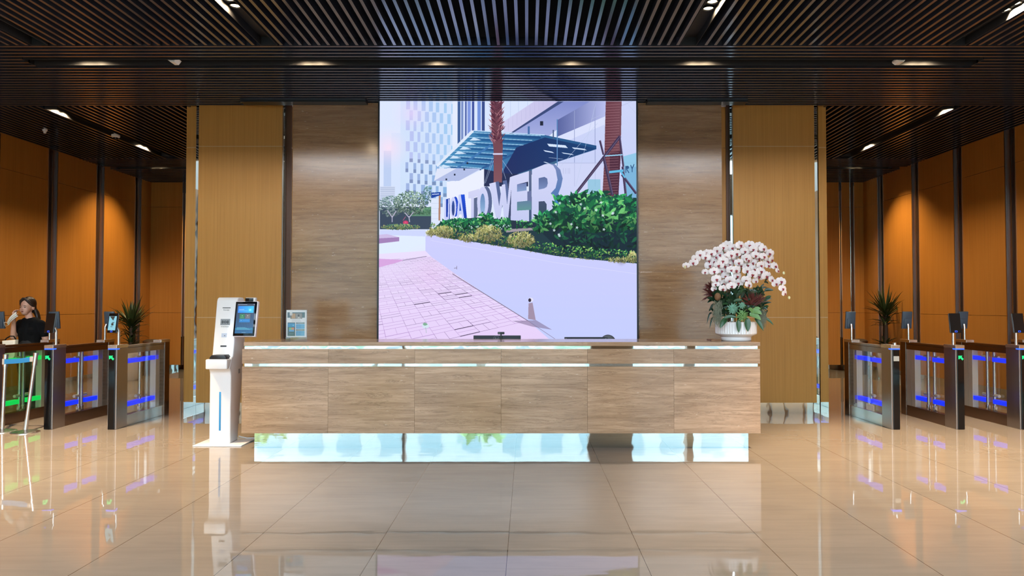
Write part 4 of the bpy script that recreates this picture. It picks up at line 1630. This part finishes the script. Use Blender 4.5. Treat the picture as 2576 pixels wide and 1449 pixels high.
# ------------------------------------------------------------------ palms and litter bins in the wings
def palm(cx, cy, zt, pot_h, pot_r, seed, label):
    rnd = random.Random(seed)
    t = thing('potted_palm', label, 'potted plant', (cx, cy, 0), 'palms in tall pale planters')
    g = MB()
    g.lathe([(pot_r * .62, 0), (pot_r * .68, .02), (pot_r * .85, pot_h * .4), (pot_r, pot_h * .95), (pot_r, pot_h), (pot_r * .9, pot_h), (pot_r * .88, pot_h - .05), (0, pot_h - .05)], cx, cy, 32)
    g.build('planter', M['terra'], t, smooth=50)
    g = MB()
    g.tube([(cx, cy, pot_h - .06), (cx + .01, cy, pot_h + .2), (cx, cy, zt - .42)], [.045, .04, .035], 10)
    g.build('trunk', M['trunk'], t, smooth=60)

    def crown(z, n, l0, l1, lift, nm, dr=.42):
        q = MB()
        for i in range(n):
            a = 2 * PI * i / n + rnd.uniform(-.2, .2)
            el = rnd.uniform(*lift)
            ln = rnd.uniform(l0, l1)
            out = Vector((math.cos(a), math.sin(a), 0))
            base = Vector((cx, cy, z + rnd.uniform(-.05, .05)))
            pts, ws = [], []
            for k in range(7):
                s = k / 6
                pts.append(base + out * (ln * s * math.cos(el) + .02) + Vector((0, 0, ln * (s * math.sin(el) - dr * s * s * math.cos(el) * rnd.uniform(.7, 1.1)))))
                pts[-1].x = min(max(pts[-1].x, XL + .05), XR - .05)
                ws.append(.021 * (1 - s ** 2.2) * (.6 + .8 * min(1, s * 3)) + .001)
            q.blade(pts, ws, out.cross(Vector((0, 0, 1))), .35)
        return q.build(nm, M['palm'], t, smooth=60)
    crown(zt - .44, 60, .46, .72, (.45, 1.45), 'foliage', .34)
    crown(zt - .62, 20, .25, .42, (.2, 1.1), 'foliage')
    crown(pot_h + .02, 20, .25, .40, (.1, 1.2), 'foliage')
    return t


c = at(331, 768, 14.25)
palm(c.x, 14.25, c.z + .01, .66, .20, 3, 'spiky palm behind the gates on the left, near the glowing wall')
c = at(2227, 742, 14.5)
palm(c.x, 14.5, c.z + .02, .66, .20, 8, 'spiky palm behind the gates on the right, taller of the two')
for px, d, lab in ((381, 15.25, 'round steel litter bin in the corner behind the left palm'), (2162, 15.45, 'round steel litter bin in the corner behind the right palm')):
    c = at(px, 860, d)
    t = thing('litter_bin', lab, 'litter bin', (c.x, d, 0), 'steel litter bins')
    g = MB()
    g.lathe([(.165, 0), (.17, .01), (.17, .70), (.175, .705), (.175, .72), (.0, .72)], c.x, d, 32)
    g.build('body', mat('bin_steel', (142, 116, 96), .3, 1.0), t, smooth=40)
    g = MB()
    g.lathe([(.165, .72), (.15, .745), (.09, .765), (.0, .772)], c.x, d, 32)
    g.build('sand_top', M['trunk'], t, smooth=50)


# ------------------------------------------------------------------ flower arrangement
PC = Vector((2.287, 7.735, zc))
KP = 230.0
fl = thing('flower_arrangement', 'white orchids with succulents in a ribbed white pot on the desk', 'flower arrangement', PC)
g = MB()
g.lathe([(.150, .0), (.156, .004), (.160, .010), (.160, .040), (.172, .052), (.212, .070), (.218, .078), (.220, .092), (.220, .196), (.222, .206), (.214, .206), (.206, .196), (.204, .17), (.0, .165)], PC.x, PC.y, 400, PC.z, flute=(.09, .2, .006, 50))
g.build('pot', M['ceramic'], fl, smooth=40)
g = MB()
g.lathe([(.203, .168), (.12, .185), (.0, .195)], PC.x, PC.y, 32, PC.z)
g.build('soil', M['soil'], fl)


def fp(zx, zy, dy):
    """zoomed photo pixel -> point in the arrangement, dy in front of / behind the pot axis"""
    return at(1700 + zx * .1933, 590 + zy * .1933, PC.y + dy)


def blossom_mesh():
    q = MB()

    def petal(ang, ln, w, lift):
        ca, sa = math.cos(ang), math.sin(ang)
        rows = []
        prof = [(.08, .2), (.3, .75), (.6, 1.0), (.85, .8), (1.0, .3)]
        for s, ww in prof:
            row = []
            for e in (-1, -.5, 0, .5, 1):
                u, v = s * ln, e * w * ww
                yy = -lift * (s * .6 - s * s) - .004 * (1 - e * e)
                row.append(q.bm.verts.new((u * ca - v * sa, yy, u * sa + v * ca)))
            rows.append(row)
        for a, c in zip(rows[:-1], rows[1:]):
            for k in range(4):
                q.bm.faces.new((a[k], a[k + 1], c[k + 1], c[k]))
    q.mi = 0
    petal(R(90), .047, .019, .01)
    petal(R(215), .042, .016, .008)
    petal(R(325), .042, .016, .008)
    n0 = len(q.bm.faces)
    petal(R(12), .052, .032, .02)
    petal(R(168), .052, .032, .02)
    bmesh.ops.translate(q.bm, vec=(0, 0, 0), verts=q.bm.verts)
    q.mi = 1
    q.ball((0, -.012, -.010), (.010, .009, .009), 1)
    q.ball((.008, -.011, -.004), (.006, .006, .007), 1)
    q.ball((-.008, -.011, -.004), (.006, .006, .007), 1)
    q.ball((0, -.016, -.020), (.006, .006, .007), 1)
    q.mi = 2
    q.ball((0, -.014, .001), (.0035, .004, .0035), 1)
    return q


bl = blossom_mesh()
bl_me = bpy.data.meshes.new('blossom')
bl.bm.to_mesh(bl_me)
bl.bm.free()
for mm in (M['petal'], M['lip'], M['throat']):
    bl_me.materials.append(mm)
bl_me.shade_smooth()
bud = MB()
bud.ball((0, 0, 0), (.014, .012, .018), 2)
bud_me = bpy.data.meshes.new('bud')
bud.bm.to_mesh(bud_me)
bud.bm.free()
bud_me.materials.append(mat('orchid_bud', (214, 208, 160), .5))
bud_me.shade_smooth()

SPRAYS = [
    [(620, 170), (540, 205), (465, 250), (400, 240), (390, 295), (320, 260), (262, 315), (230, 368), (135, 405)],
    [(735, 175), (665, 140), (640, 235), (570, 260), (525, 290), (495, 350), (435, 340), (440, 400), (385, 490)],
    [(840, 140), (790, 250), (720, 270), (655, 300), (615, 345), (560, 400), (500, 480), (530, 580), (520, 650)],
    [(870, 180), (830, 265), (740, 335), (700, 390), (640, 410), (600, 470), (650, 540), (625, 640), (505, 715)],
    [(900, 220), (915, 305), (820, 365), (785, 465), (720, 460), (705, 600), (725, 672), (615, 705)],
    [(960, 140), (940, 250), (1000, 365), (938, 400), (850, 410), (800, 540), (815, 632), (825, 712)],
    [(1010, 190), (1040, 272), (945, 330), (925, 470), (1000, 520), (918, 595), (950, 655)],
    [(1090, 150), (1082, 312), (1020, 450), (1085, 545), (1038, 605)],
    [(1140, 185), (1147, 290), (1110, 400), (1110, 480), (1180, 540), (1250, 590), (1300, 640), (1372, 612), (1392, 705), (1417, 765)],
    [(1060, 215), (1150, 235), (1222, 245), (1247, 325), (1190, 350), (1205, 405), (1290, 412), (1328, 472)],
]
rnd = random.Random(11)
first = True
for si, S in enumerate(SPRAYS):
    pts = []
    for (zx, zy) in S:
        f = (zy - 130) / 600.0
        side = (zx - 780) / 700.0
        dy = -.02 - .17 * f + .05 * abs(side) + rnd.uniform(-.02, .02) + (.05 if si % 2 else -.02)
        pts.append(fp(zx, zy, dy))
    root = Vector((PC.x + rnd.uniform(-.09, .09), PC.y + rnd.uniform(-.04, .06), PC.z + .18))
    top = pts[0] + Vector((0, .03, -.01))
    mid = root.lerp(top, .5) + Vector(((top.x - root.x) * -.15, .03, .02))
    path = [root, root.lerp(mid, .6), mid, mid.lerp(top, .6), top] + [q + Vector((0, .025, .012)) for q in pts[1:]]
    q = MB()
    q.tube(path, [.0045] * 5 + [.003] * (len(path) - 5), 6)
    spray = q.build('orchid_spray', M['stem'], fl, smooth=60)
    for k, pnt in enumerate(pts):
        o = bpy.data.objects.new('blossom', bl_me)
        COL.objects.link(o)
        o.parent = spray
        o.location = pnt - wl(spray)
        s = rnd.uniform(.92, 1.14) * (1.0 if k < len(pts) - 1 else .85)
        o.scale = (s, s, s)
        side = (pnt.x - PC.x)
        o.rotation_euler = (rnd.uniform(-.25, .35), rnd.uniform(-.25, .25), side * .9 + rnd.uniform(-.35, .35))
    if si in (8, 9, 0):
        e = {8: (1475, 822), 9: (1405, 500), 0: (120, 425)}[si]
        o = bpy.data.objects.new('bud', bud_me)
        COL.objects.link(o)
        o.parent = spray
        o.location = fp(e[0], e[1], -.12) - wl(spray)


def leafset(name, m, specs, seed, wid, fold=.25, nseg=6):
    """specs: (start zoom px, end zoom px, dy0, dy1, sag)"""
    rn = random.Random(seed)
    q = MB()
    for (a, c, d0, d1, sag, wmul) in specs:
        p0, p1 = fp(*a, d0), fp(*c, d1)
        pts, ws = [], []
        for k in range(nseg + 1):
            s = k / nseg
            pp = p0.lerp(p1, s)
            pp.z += sag * math.sin(PI * s)
            pts.append(pp)
            ws.append(wid * wmul * math.sin(PI * min(1, .12 + s * .88)) ** .7 + .0006)
        dv = (p1 - p0).normalized()
        side = dv.cross(Vector((0, -1, .25))).normalized()
        q.blade(pts, ws, side, fold)
    return q.build(name, m, fl, smooth=60)


# broad leaves at the back and sides
rn = random.Random(4)
spec = []
for _ in range(230):
    cx, cy = rn.uniform(500, 1160), rn.uniform(720, 1080)
    a = rn.uniform(0, 2 * PI)
    ln = rn.uniform(70, 120)
    dy = -.05 - .13 * (1 - abs(cx - 820) / 420) + rn.uniform(-.03, .05)
    spec.append(((cx, cy), (cx + ln * math.cos(a), cy - abs(ln * math.sin(a)) * .9), dy, dy - .04, .01, rn.uniform(.8, 1.25)))
leafset('foliage', M['leaf'], spec[:80], 1, .013)
leafset('foliage', M['leaf_dark'], spec[80:], 2, .015)
leafset('side_sprig', M['leaf_dark'], [((1130, 900), (1250, 835), -.05, -.08, .02, 1), ((1140, 910), (1245, 885), -.05, -.09, .01, 1), ((1130, 960), (1190, 985), -.08, -.1, .01, 1.1), ((1050, 760), (1105, 700), -.02, -.02, .0, .8),
                                       ((1085, 740), (1190, 690), -.02, -.03, .02, .8), ((1100, 690), (1150, 640), -.02, -.02, .0, .8), ((1090, 720), (1060, 655), -.02, -.02, .0, .8), ((1150, 620), (1205, 640), -.02, -.02, .01, .9), ((1160, 600), (1195, 570), -.02, -.02, .0, .7), ((1120, 780), (1160, 730), -.02, -.02, 0, .6), ((1130, 850), (1100, 790), -.05, -.06, .01, .9)], 3, .011)
leafset('side_sprig', M['leaf_dark'], [((480, 760), (385, 735), -.02, -.04, .01, 1), ((490, 850), (410, 890), -.05, -.07, .01, 1.1), ((500, 900), (440, 985), -.06, -.08, .01, 1.1), ((480, 960), (430, 1000), -.06, -.08, .01, 1), ((470, 1020), (405, 1160), -.06, -.07, .04, .8), ((500, 1080), (440, 1225), -.08, -.1, .04, .9), ((520, 820), (445, 800), -.04, -.05, .01, .9)], 3, .011)
leafset('strap_leaf', M['leaf_strap'], [((660, 1100), (575, 1222), -.20, -.235, .02, 1.0)], 3, .027)
leafset('strap_leaf', M['leaf_strap'], [((815, 1110), (820, 1278), -.215, -.238, .012, 1.0)], 3, .026)
leafset('strap_leaf', M['leaf_strap'], [((930, 1090), (938, 1266), -.215, -.238, .012, 1.15)], 3, .029)
leafset('strap_leaf', M['leaf_strap'], [((1030, 1090), (1140, 1255), -.16, -.19, .02, 1.0)], 3, .022)
leafset('strap_leaf', M['leaf_strap'], [((1120, 1080), (1272, 1180), -.06, -.08, .02, .8)], 3, .018)
leafset('strap_leaf', M['leaf_strap'], [((620, 1095), (800, 1085), -.20, -.21, .02, .8)], 3, .022)
leafset('broad_leaf', M['succulent_green'], [((960, 1040), (1110, 1115), -.20, -.23, .02, 1.2)], 3, .025)
leafset('broad_leaf', M['succulent_green'], [((1000, 1010), (1120, 1040), -.20, -.24, .02, 1.2)], 3, .022)
leafset('broad_leaf', M['succulent_green'], [((1000, 1010), (1105, 965), -.20, -.22, .02, 1.0)], 3, .02)
leafset('broad_leaf', M['succulent_green'], [((1010, 1030), (940, 970), -.20, -.22, .02, 1.0)], 3, .02)
for cx, cy, ln, n, sd in ((1000, 930, 210, 110, 1), (480, 790, 165, 44, 2), (450, 690, 100, 22, 3)):
    rn = random.Random(sd)
    sp_ = []
    for _ in range(n):
        a = rn.uniform(R(15), R(165)) if sd == 1 else rn.uniform(R(80), R(215))
        l2 = ln * rn.uniform(.5, 1.0)
        bx = cx + rn.uniform(-40, 40) if sd == 1 else cx + rn.uniform(-15, 15)
        dd = rn.uniform(-.08, .06)
        sp_.append(((bx, cy + rn.uniform(-10, 10)), (bx + l2 * math.cos(a), cy - l2 * math.sin(a)), -.14 if sd == 1 else -.04, (-.17 if sd == 1 else -.05) + dd, .01, rn.uniform(.7, 1.2)))
    leafset('grass_tuft', M['cordyline'], sp_, sd, .0042, .4, 5)
for cx, cy, rr, m_, n, sd in ((740, 965, .068, 'succulent', 46, 5), (860, 1055, .078, 'succulent_green', 30, 6), (860, 925, .045, 'succulent', 26, 9)):
    q = MB()
    c0 = fp(cx, cy, -.215)
    for i in range(n):
        s = i / n
        a = i * 2.39996
        out = Vector((math.cos(a), -.55 + .9 * s * 0, math.sin(a) * .92)).normalized()
        rad = rr * (.25 + .75 * s)
        ctr = c0 + Vector((math.cos(a) * rad * .62, -.035 * (1 - s), math.sin(a) * rad * .6))
        axis = Vector((math.cos(a), -.5 * (1 - s) - .1, math.sin(a))).normalized()
        rot = axis.to_track_quat('X', 'Y').to_matrix().to_4x4()
        q.ball(ctr, (rad * .42 + .006, .007 if sd != 6 else .009, .010 if sd != 6 else .016), 1, rot)
    q.build('succulent', M[m_], fl, smooth=60)
for x0, x1, y0, y1, n, sd, dd in ((470, 610, 850, 1210, 230, 1, -.19), (1075, 1190, 960, 1230, 150, 2, -.14)):
    rn = random.Random(sd)
    q = MB()
    for _ in range(n):
        zx, zy = rn.uniform(x0 + 25, x1 - 25), rn.uniform(y0, y1 - 120)
        ln = rn.uniform(60, 150)
        pts = []
        xx = zx
        for k in range(6):
            xx += rn.uniform(-14, 14)
            pts.append(fp(xx, min(y1, zy + ln * k / 5), dd + rn.uniform(-.012, .012)))
        q.tube(pts, .0014, 3, False)
    tag(q.build('hanging_moss', M['moss'], fl), kind='stuff')
for zx, zy, rr in ((545, 810, .036), (1105, 830, .028)):
    q = MB()
    q.ball(fp(zx, zy, -.14), (rr, rr, rr * 1.25), 2)
    q.build('brown_pod', M['bark'], fl, smooth=60)


# ------------------------------------------------------------------ the woman walking out between the gates
PX, PY = -6.845, 9.72
per = thing('person', 'woman in a black t-shirt with tied dark hair lifting a pale mask to her face', 'person', (PX, PY, 0))
V = lambda x, y, z: (PX + x, PY + y, z)
hx = -.035      # head offset
HS = 1.07


def HV(x, y, z):
    return V(hx + x * HS, y * HS, 1.385 + (z - 1.385) * HS)


def hb(g, x, y, z, r, sub=2):
    g.ball(HV(x, y, z), tuple(v * HS for v in r), sub)


g = MB()
# head
hb(g, 0, .012, 1.495, (.072, .090, .095), 3)
hb(g, 0, -.035, 1.455, (.060, .058, .072), 3)
hb(g, 0, -.050, 1.400, (.038, .040, .034), 3)
hb(g, 0, -.098, 1.447, (.010, .013, .012))
hb(g, 0, -.088, 1.468, (.007, .011, .022))
for s in (-1, 1):
    hb(g, s * .034, -.060, 1.430, (.022, .024, .026))
    hb(g, s * .073, .012, 1.455, (.009, .020, .028))
hb(g, 0, -.082, 1.413, (.020, .010, .010))
g.limb([V(hx, .012, 1.40), V(-.01, .018, 1.30)], [.046, .052])
# trunk
g.limb([V(0, .02, 1.26), V(0, .01, 1.14), V(0, .015, 1.02), V(0, .01, .90)], [.070, .078, .075, .10])
g.limb([V(-.130, .02, 1.25), V(.135, .02, 1.24)], [.052, .052])
for s in (-1, 1):
    g.limb([V(s * .085, .01, .87), V(s * .085, -.10 if s > 0 else .05, .47), V(s * .085, -.10 if s > 0 else .20, .09)], [.085, .055, .038])
    fy = -.16 if s > 0 else .15
    g.limb([V(s * .085, fy + .05, .045), V(s * .09, fy - .09, .03)], [.034, .028])
# her left arm hangs, right arm lifts the mask
g.limb([V(.145, .02, 1.235), V(.200, .045, 1.00), V(.215, -.03, .79)], [.046, .040, .026])
g.limb([V(-.140, .02, 1.24), V(-.150, -.10, 1.07)], [.046, .038])
g.limb([V(-.150, -.10, 1.07), V(-.085, -.19, 1.33)], [.038, .024])
# hands
g.ball(V(.215, -.045, .735), (.018, .036, .044), 2)
for k in range(4):
    g.limb([V(.213, -.075 + k * .019, .71), V(.207, -.080 + k * .02, .67), V(.198, -.078 + k * .02, .643 + (k % 3) * .006)], [.0095, .009, .008], 8)
g.limb([V(.207, -.078, .745), V(.195, -.10, .715), V(.19, -.105, .695)], [.011, .0095, .0085], 8)
g.ball(V(-.078, -.185, 1.375), (.020, .036, .040), 2)
for k in range(4):
    g.limb([V(-.085, -.212 + k * .018, 1.395), V(-.070, -.205 + k * .018, 1.425), V(-.050, -.19 + k * .016, 1.436 - (k % 2) * .005)], [.0095, .009, .008], 8)
g.limb([V(-.072, -.20, 1.36), V(-.05, -.195, 1.375), V(-.038, -.18, 1.385)], [.011, .0095, .008], 8)
bake(g, .0065, 4).build('body', M['skin'], per)
# hair: a cap over the skull, strands past the temples and a low ponytail
g = MB()
hb(g, 0, .026, 1.514, (.081, .092, .094), 3)
hb(g, 0, .055, 1.465, (.070, .062, .080), 3)
for s in (-1, 1):
    g.limb([HV(s * .012, -.066, 1.580), HV(s * .046, -.058, 1.548), HV(s * .068, -.030, 1.505), HV(s * .077, .010, 1.475)], [.016, .018, .016, .010])
g.limb([HV(0, .105, 1.45), HV(.035, .120, 1.39), HV(.065, .115, 1.32), HV(.090, .10, 1.26)], [.040, .036, .030, .012])
g.limb([HV(.060, .06, 1.43), HV(.075, .07, 1.37), HV(.095, .06, 1.29)], [.022, .022, .010])
bake(g, .006, 7).build('hair', M['hair'], per)
for s in (-1, 1):
    g = MB()
    hb(g, s * .029, -.0885, 1.466, (.0125, .006, .0045))
    g.build('eye', M['hair'], per, smooth=60)
    g = MB()
    g.tube([HV(s * .014, -.093, 1.483), HV(s * .030, -.0925, 1.488), HV(s * .046, -.084, 1.483)], [.0022, .0028, .002], 6)
    g.build('eyebrow', M['hair'], per, smooth=60)
g = MB()
hb(g, 0, -.0915, 1.4165, (.016, .005, .004))
hb(g, 0, -.091, 1.4095, (.013, .005, .0045))
g.build('lips', M['mouth'], per, smooth=60)
g = MB()
g.limb([V(0, .02, 1.245), V(0, .0, 1.13), V(0, .01, 1.02), V(0, .01, .90)], [.095, .106, .100, .122])
g.limb([V(-.05, .02, 1.25), V(-.055, .005, 1.13), V(-.05, .015, 1.02), V(-.05, .01, .90)], [.090, .096, .094, .115])
g.limb([V(.05, .02, 1.25), V(.055, .005, 1.13), V(.05, .015, 1.02), V(.05, .01, .90)], [.090, .096, .094, .115])
g.limb([V(-.135, .02, 1.25), V(.14, .02, 1.24)], [.060, .060])
g.ball(V(-.055, -.045, 1.14), (.06, .06, .07), 2)
g.ball(V(.06, -.045, 1.14), (.06, .06, .07), 2)
g.limb([V(.145, .02, 1.235), V(.182, .035, 1.10)], [.058, .054])
g.limb([V(-.140, .02, 1.24), V(-.148, -.05, 1.13)], [.056, .052])
bake(g, .008, 5).build('t_shirt', M['shirt'], per)
g = MB()
g.limb([V(0, .01, .93), V(0, .015, .85)], [.138, .14])
for s in (-1, 1):
    g.limb([V(s * .08, .01, .86), V(s * .085, -.10 if s > 0 else .05, .47), V(s * .085, -.10 if s > 0 else .20, .11)], [.102, .075, .062])
bake(g, .009, 5).build('trousers', M['trouser'], per)
for s in (-1, 1):
    fy = -.16 if s > 0 else .15
    g = MB()
    g.limb([V(s * .085, fy + .06, .046), V(s * .088, fy - .02, .042), V(s * .09, fy - .10, .034)], [.046, .044, .036])
    g.box(*[PX + v for v in (s * .088 - .042, s * .088 + .042)], PY + fy - .135, PY + fy + .105, 0, .02, .008)
    bake(g, .007, 3).build('shoe', M['shoe'], per)
# the mask she holds is a thing of its own
g = MB()
N = 9
for i in range(N):
    for j in range(N):
        pass


def mask_pt(u, v):
    x = .012 - .120 * u - .02 * v
    z = 1.385 - .13 * u + .028 * (v - .5) * 2 * (1.1 - .3 * u)
    y = -.245 - .03 * math.sin(PI * u) - .018 * math.sin(PI * v) + .006 * math.sin(v * 18)
    return Vector(V(x, y, z))


for side in (0, 1):
    off = Vector((0, .004 * side, 0))
    for i in range(N):
        for j in range(N):
            g.quad(*[mask_pt((i + a) / N, (j + c) / N) + off for a, c in ((0, 0), (1, 0), (1, 1), (0, 1))])
mk = thing('face_mask', 'pale face mask with ear loops held up beside the face', 'mask', V(-.05, -.26, 1.32))
g.build('mask_sheet', M['mask'], mk, smooth=60)
g = MB()
e0, e1 = mask_pt(1, .1), mask_pt(1, .9)
g.tube([e0, e0 + Vector((-.045, 0, -.02)), e0 + Vector((-.06, 0, .02)), e1 + Vector((-.04, 0, .0)), e1], .0025, 6)
g.build('ear_loop', M['mask'], mk, smooth=60)
# white bag hanging on her arm side
BX, BY = .11, -.17
bg = thing('tote_bag', 'white bag with a dark handle hanging by the woman', 'bag', V(-.215 + BX, -.06 + BY, .93))
g = MB()
g.prism([(PX + BX - .275, .74), (PX + BX - .125, .74), (PX + BX - .115, 1.04), (PX + BX - .295, 1.025)], 'y', PY + BY - .10, PY + BY - .02, .02, 3)
g.build('bag_body', M['mask'], bg, smooth=50)
g = MB()
g.tube([V(BX + q_[0], BY - .06, q_[1]) for q_ in ((-.28, 1.02), (-.26, 1.055), (-.21, 1.085), (-.16, 1.085), (-.13, 1.04))], .008, 8)
g.build('handle', M['shirt'], bg, smooth=60)

# ------------------------------------------------------------------ ceiling fittings
LIGHTS = []


def downlight(x, y, n, axis, label, power=0, cone=100, aim=None, warm=(1.0, .74, .46), shift=.02):
    """lamps sit up in the dark slot, close to one side, and graze it"""
    t = thing('ceiling_light', label, 'ceiling light', (x, y, ZC), 'recessed ceiling lights')
    offs = [0] if n == 1 else [-.075, .075]
    for o_ in offs:
        cx, cy = (x + o_, y + shift) if axis == 'x' else (x + shift, y + o_)
        q = MB()
        q.lathe([(.056, .088), (.056, .070), (.050, .068), (.044, .078), (.044, .088)], cx, cy, 28, ZC)
        q.build('trim_ring', M['black'], t, smooth=50)
        q = MB()
        q.disc((cx, cy, ZC + .079), .043, (0, 0, -1), 20)
        q.build('lens', M['lamp'], t)
        l = bpy.data.lights.new('downlight_beam', 'SPOT')
        l.energy = power / n
        l.color = warm
        l.spot_size = R(cone)
        l.spot_blend = .9 if cone == 96 else .35
        l.shadow_soft_size = .025
        o = bpy.data.objects.new('downlight_beam', l)
        COL.objects.link(o)
        o.parent = t
        o.location = Vector((cx - x, cy - y, .072))
        if aim:
            dv = Vector(aim) - Vector((cx, cy, ZC))
            o.rotation_euler = dv.to_track_quat('-Z', 'Y').to_euler()
    return t


PW = 20
yc = (SYA + SYB) / 2
for px, n, lab in ((215, 2, 'twin recessed downlight at the far left end of the long cross slot'),
                   (778, 2, 'twin recessed downlight in the long cross slot, above the left wooden pillar'),
                   (1095, 1, 'single downlight above the left half of the video screen'),
                   (1440, 1, 'single downlight above the right half of the video screen'),
                   (1768, 2, 'bright twin downlight in the long cross slot, above the right stone panel'),
                   (2330, 2, 'twin recessed downlight at the far right end of the long cross slot')):
    c = at(px, 154, yc)
    downlight(c.x, yc, n, 'x', lab, PW * n * 1.0, 164, shift=-.045)
for (sx, y, lab) in ((-2.78, 6.63, 'bright twin downlight near the top edge, above the left pillar'),
                     (1.735, 6.69, 'bright twin downlight near the top edge, right of the screen'),
                     (4.63, 6.73, 'twin downlight in the top right corner of the ceiling'),
                     (-5.25, 6.6, 'twin downlight at the top left edge of the ceiling')):
    downlight(sx, y, 2, 'y', lab, PW * 2 if abs(sx) < 4 else 2500, 166 if abs(sx) < 4 else 125, aim=None if abs(sx) < 4 else (sx * 1.25, 5.0, 0), shift=.02 if sx > 0 else -.02)
for (sx, y, lab) in ((WSL[0][0], 10.35, 'twin downlight in the left wing slot, nearest the cross slats'),
                     (WSL[0][0], 12.6, 'twin downlight in the left wing slot, farthest along it'),
                     (WSL[1][0], 10.2, 'twin downlight in the right wing slot, nearest the cross slats'),
                     (WSL[1][0], 12.55, 'twin downlight in the right wing slot, farthest along it')):
    downlight(sx, y, 2, 'y', lab, 230, 150, shift=.02 if sx > 0 else -.02)
for (x, lab, xa) in ((-7.55, 'twin wall washing downlight at the back of the left wing', XL),
                     (6.72, 'twin wall washing downlight at the back of the right wing', XR)):
    downlight(x, 14.32, 2, 'x', lab, 460, 96, (xa, 14.1, .2), (1.0, .72, .34))

# camera domes, sensors and speakers
c = at(291, 339, 11.58)
t = thing('dome_camera', 'white dome camera in the left wing light slot', 'camera', (WSL[0][0], 11.58, ZC))
g = MB()
g.lathe([(.0, .088), (.03, .088), (.03, .012), (.065, .012), (.065, -.02), (.05, -.035), (.0, -.036)], WSL[0][0], 11.58, 28, ZC)
g.build('housing', M['white_matte'], t, smooth=40)
g = MB()
g.ball((WSL[0][0], 11.58, ZC - .035), (.042, .042, .04), 2)
g.build('dome', M['black_glass'], t, smooth=60)
c = at(113, 322, 11.2)
t = thing('sensor', 'tiny white detector hanging under the left wing ceiling', 'sensor', (c.x, 11.2, ZC))
g = MB()
g.lathe([(.0, .225), (.006, .225), (.006, .01), (.035, .01), (.035, -.015), (.02, -.03), (.018, -.055), (.0, -.056)], c.x, 11.2, 20, ZC)
g.build('head', M['white_matte'], t, smooth=40)
for px, lab in ((440, 'white wedge shaped beacon in the cross slot at the left'), (2261, 'white wedge shaped beacon in the cross slot at the right')):
    c = at(px, 147, yc)
    t = thing('ceiling_beacon', lab, 'beacon', (c.x, yc, ZC), 'white ceiling beacons')
    g = MB()
    g.prism([(c.x - .055, ZC + .03), (c.x - .055, ZC + .012), (c.x - .022, ZC - .014), (c.x + .022, ZC - .014), (c.x + .055, ZC + .03)], 'y', yc - .07, yc + .05, .004)
    g.build('cover', M['white_matte'], t)
    g = MB()
    g.box(c.x - .015, c.x + .025, yc - .073, yc - .069, ZC + .004, ZC + .012)
    g.build('lens', M['grey'], t)

# ------------------------------------------------------------------ greenery outside, seen only in the mirrors
rn = random.Random(21)
for i, (x, y, h, r_) in enumerate(((-15, -24, 6.5, 2.4), (-8.5, -25, 5.6, 2.0), (-2.5, -23, 6.2, 2.0))):
    g = MB()
    g.mi = 1
    g.tube([(x, y, -.02), (x + .1, y, h * .4), (x, y, h * .6)], [.22, .16, .1], 10)
    g.mi = 0
    for k in range(520):
        dv = Vector((rn.gauss(0, 1), rn.gauss(0, 1), rn.gauss(0, 1))).normalized() * (rn.random() ** .4)
        cc = Vector((x + dv.x * r_, y + dv.y * r_, h * .68 + dv.z * r_ * .75))
        a = Vector((rn.gauss(0, 1), rn.gauss(0, 1), rn.gauss(0, 1))).normalized()
        bb = a.orthogonal().normalized()
        cr_ = a.cross(bb)
        s = rn.uniform(.22, .42)
        g.quad(cc + bb * s, cc + cr_ * s * .5, cc - bb * s, cc - cr_ * s * .5)
    tag(g.build('tree', [M['tree'], M['tree_trunk']], origin=(x, y, 0)), 'leafy tree outside, reflected in the mirrored plinth of the desk', 'tree', 'trees outside')

# ------------------------------------------------------------------ daylight
wd_ = bpy.data.worlds.new('World')
sc.world = wd_
wd_.use_nodes = True
nt = wd_.node_tree
bgn = nt.nodes['Background']
tc = nt.nodes.new('ShaderNodeTexCoord')
sp = nt.nodes.new('ShaderNodeSeparateXYZ')
nt.links.new(tc.outputs['Generated'], sp.inputs[0])
cr = nt.nodes.new('ShaderNodeValToRGB')
cr.color_ramp.elements[0].position = 0.0
cr.color_ramp.elements[0].color = (.93, .98, 1.0, 1)
cr.color_ramp.elements[1].position = .6
cr.color_ramp.elements[1].color = (.62, .80, 1.0, 1)
nt.links.new(sp.outputs['Z'], cr.inputs['Fac'])
nt.links.new(cr.outputs['Color'], bgn.inputs['Color'])
bgn.inputs['Strength'].default_value = 14.8

# ------------------------------------------------------------------ camera
cd = bpy.data.cameras.new('camera')
cd.sensor_width = 36.0
cd.sensor_fit = 'HORIZONTAL'
cd.lens = FPX / 2576 * 36.0
cd.shift_x = (1288.0 - CX) / 2576
cd.clip_end = 300
co = bpy.data.objects.new('camera', cd)
COL.objects.link(co)
co.location = (0, 0, EYE)
co.rotation_euler = (PI / 2 + PITCH, 0, 0)
sc.camera = co
vs = sc.view_settings
vs.view_transform = 'Standard'
vs.look = 'None'
vs.gamma = 1.0
vs.exposure = 0.0
vs.use_curve_mapping = False
sc.cycles.use_adaptive_sampling = True
sc.cycles.adaptive_threshold = 0.04
sc.cycles.max_bounces = 9
sc.cycles.diffuse_bounces = 3
sc.cycles.glossy_bounces = 4
sc.cycles.transparent_max_bounces = 24
sc.cycles.caustics_reflective = False
sc.cycles.caustics_refractive = False
sc.cycles.sample_clamp_indirect = 6.0
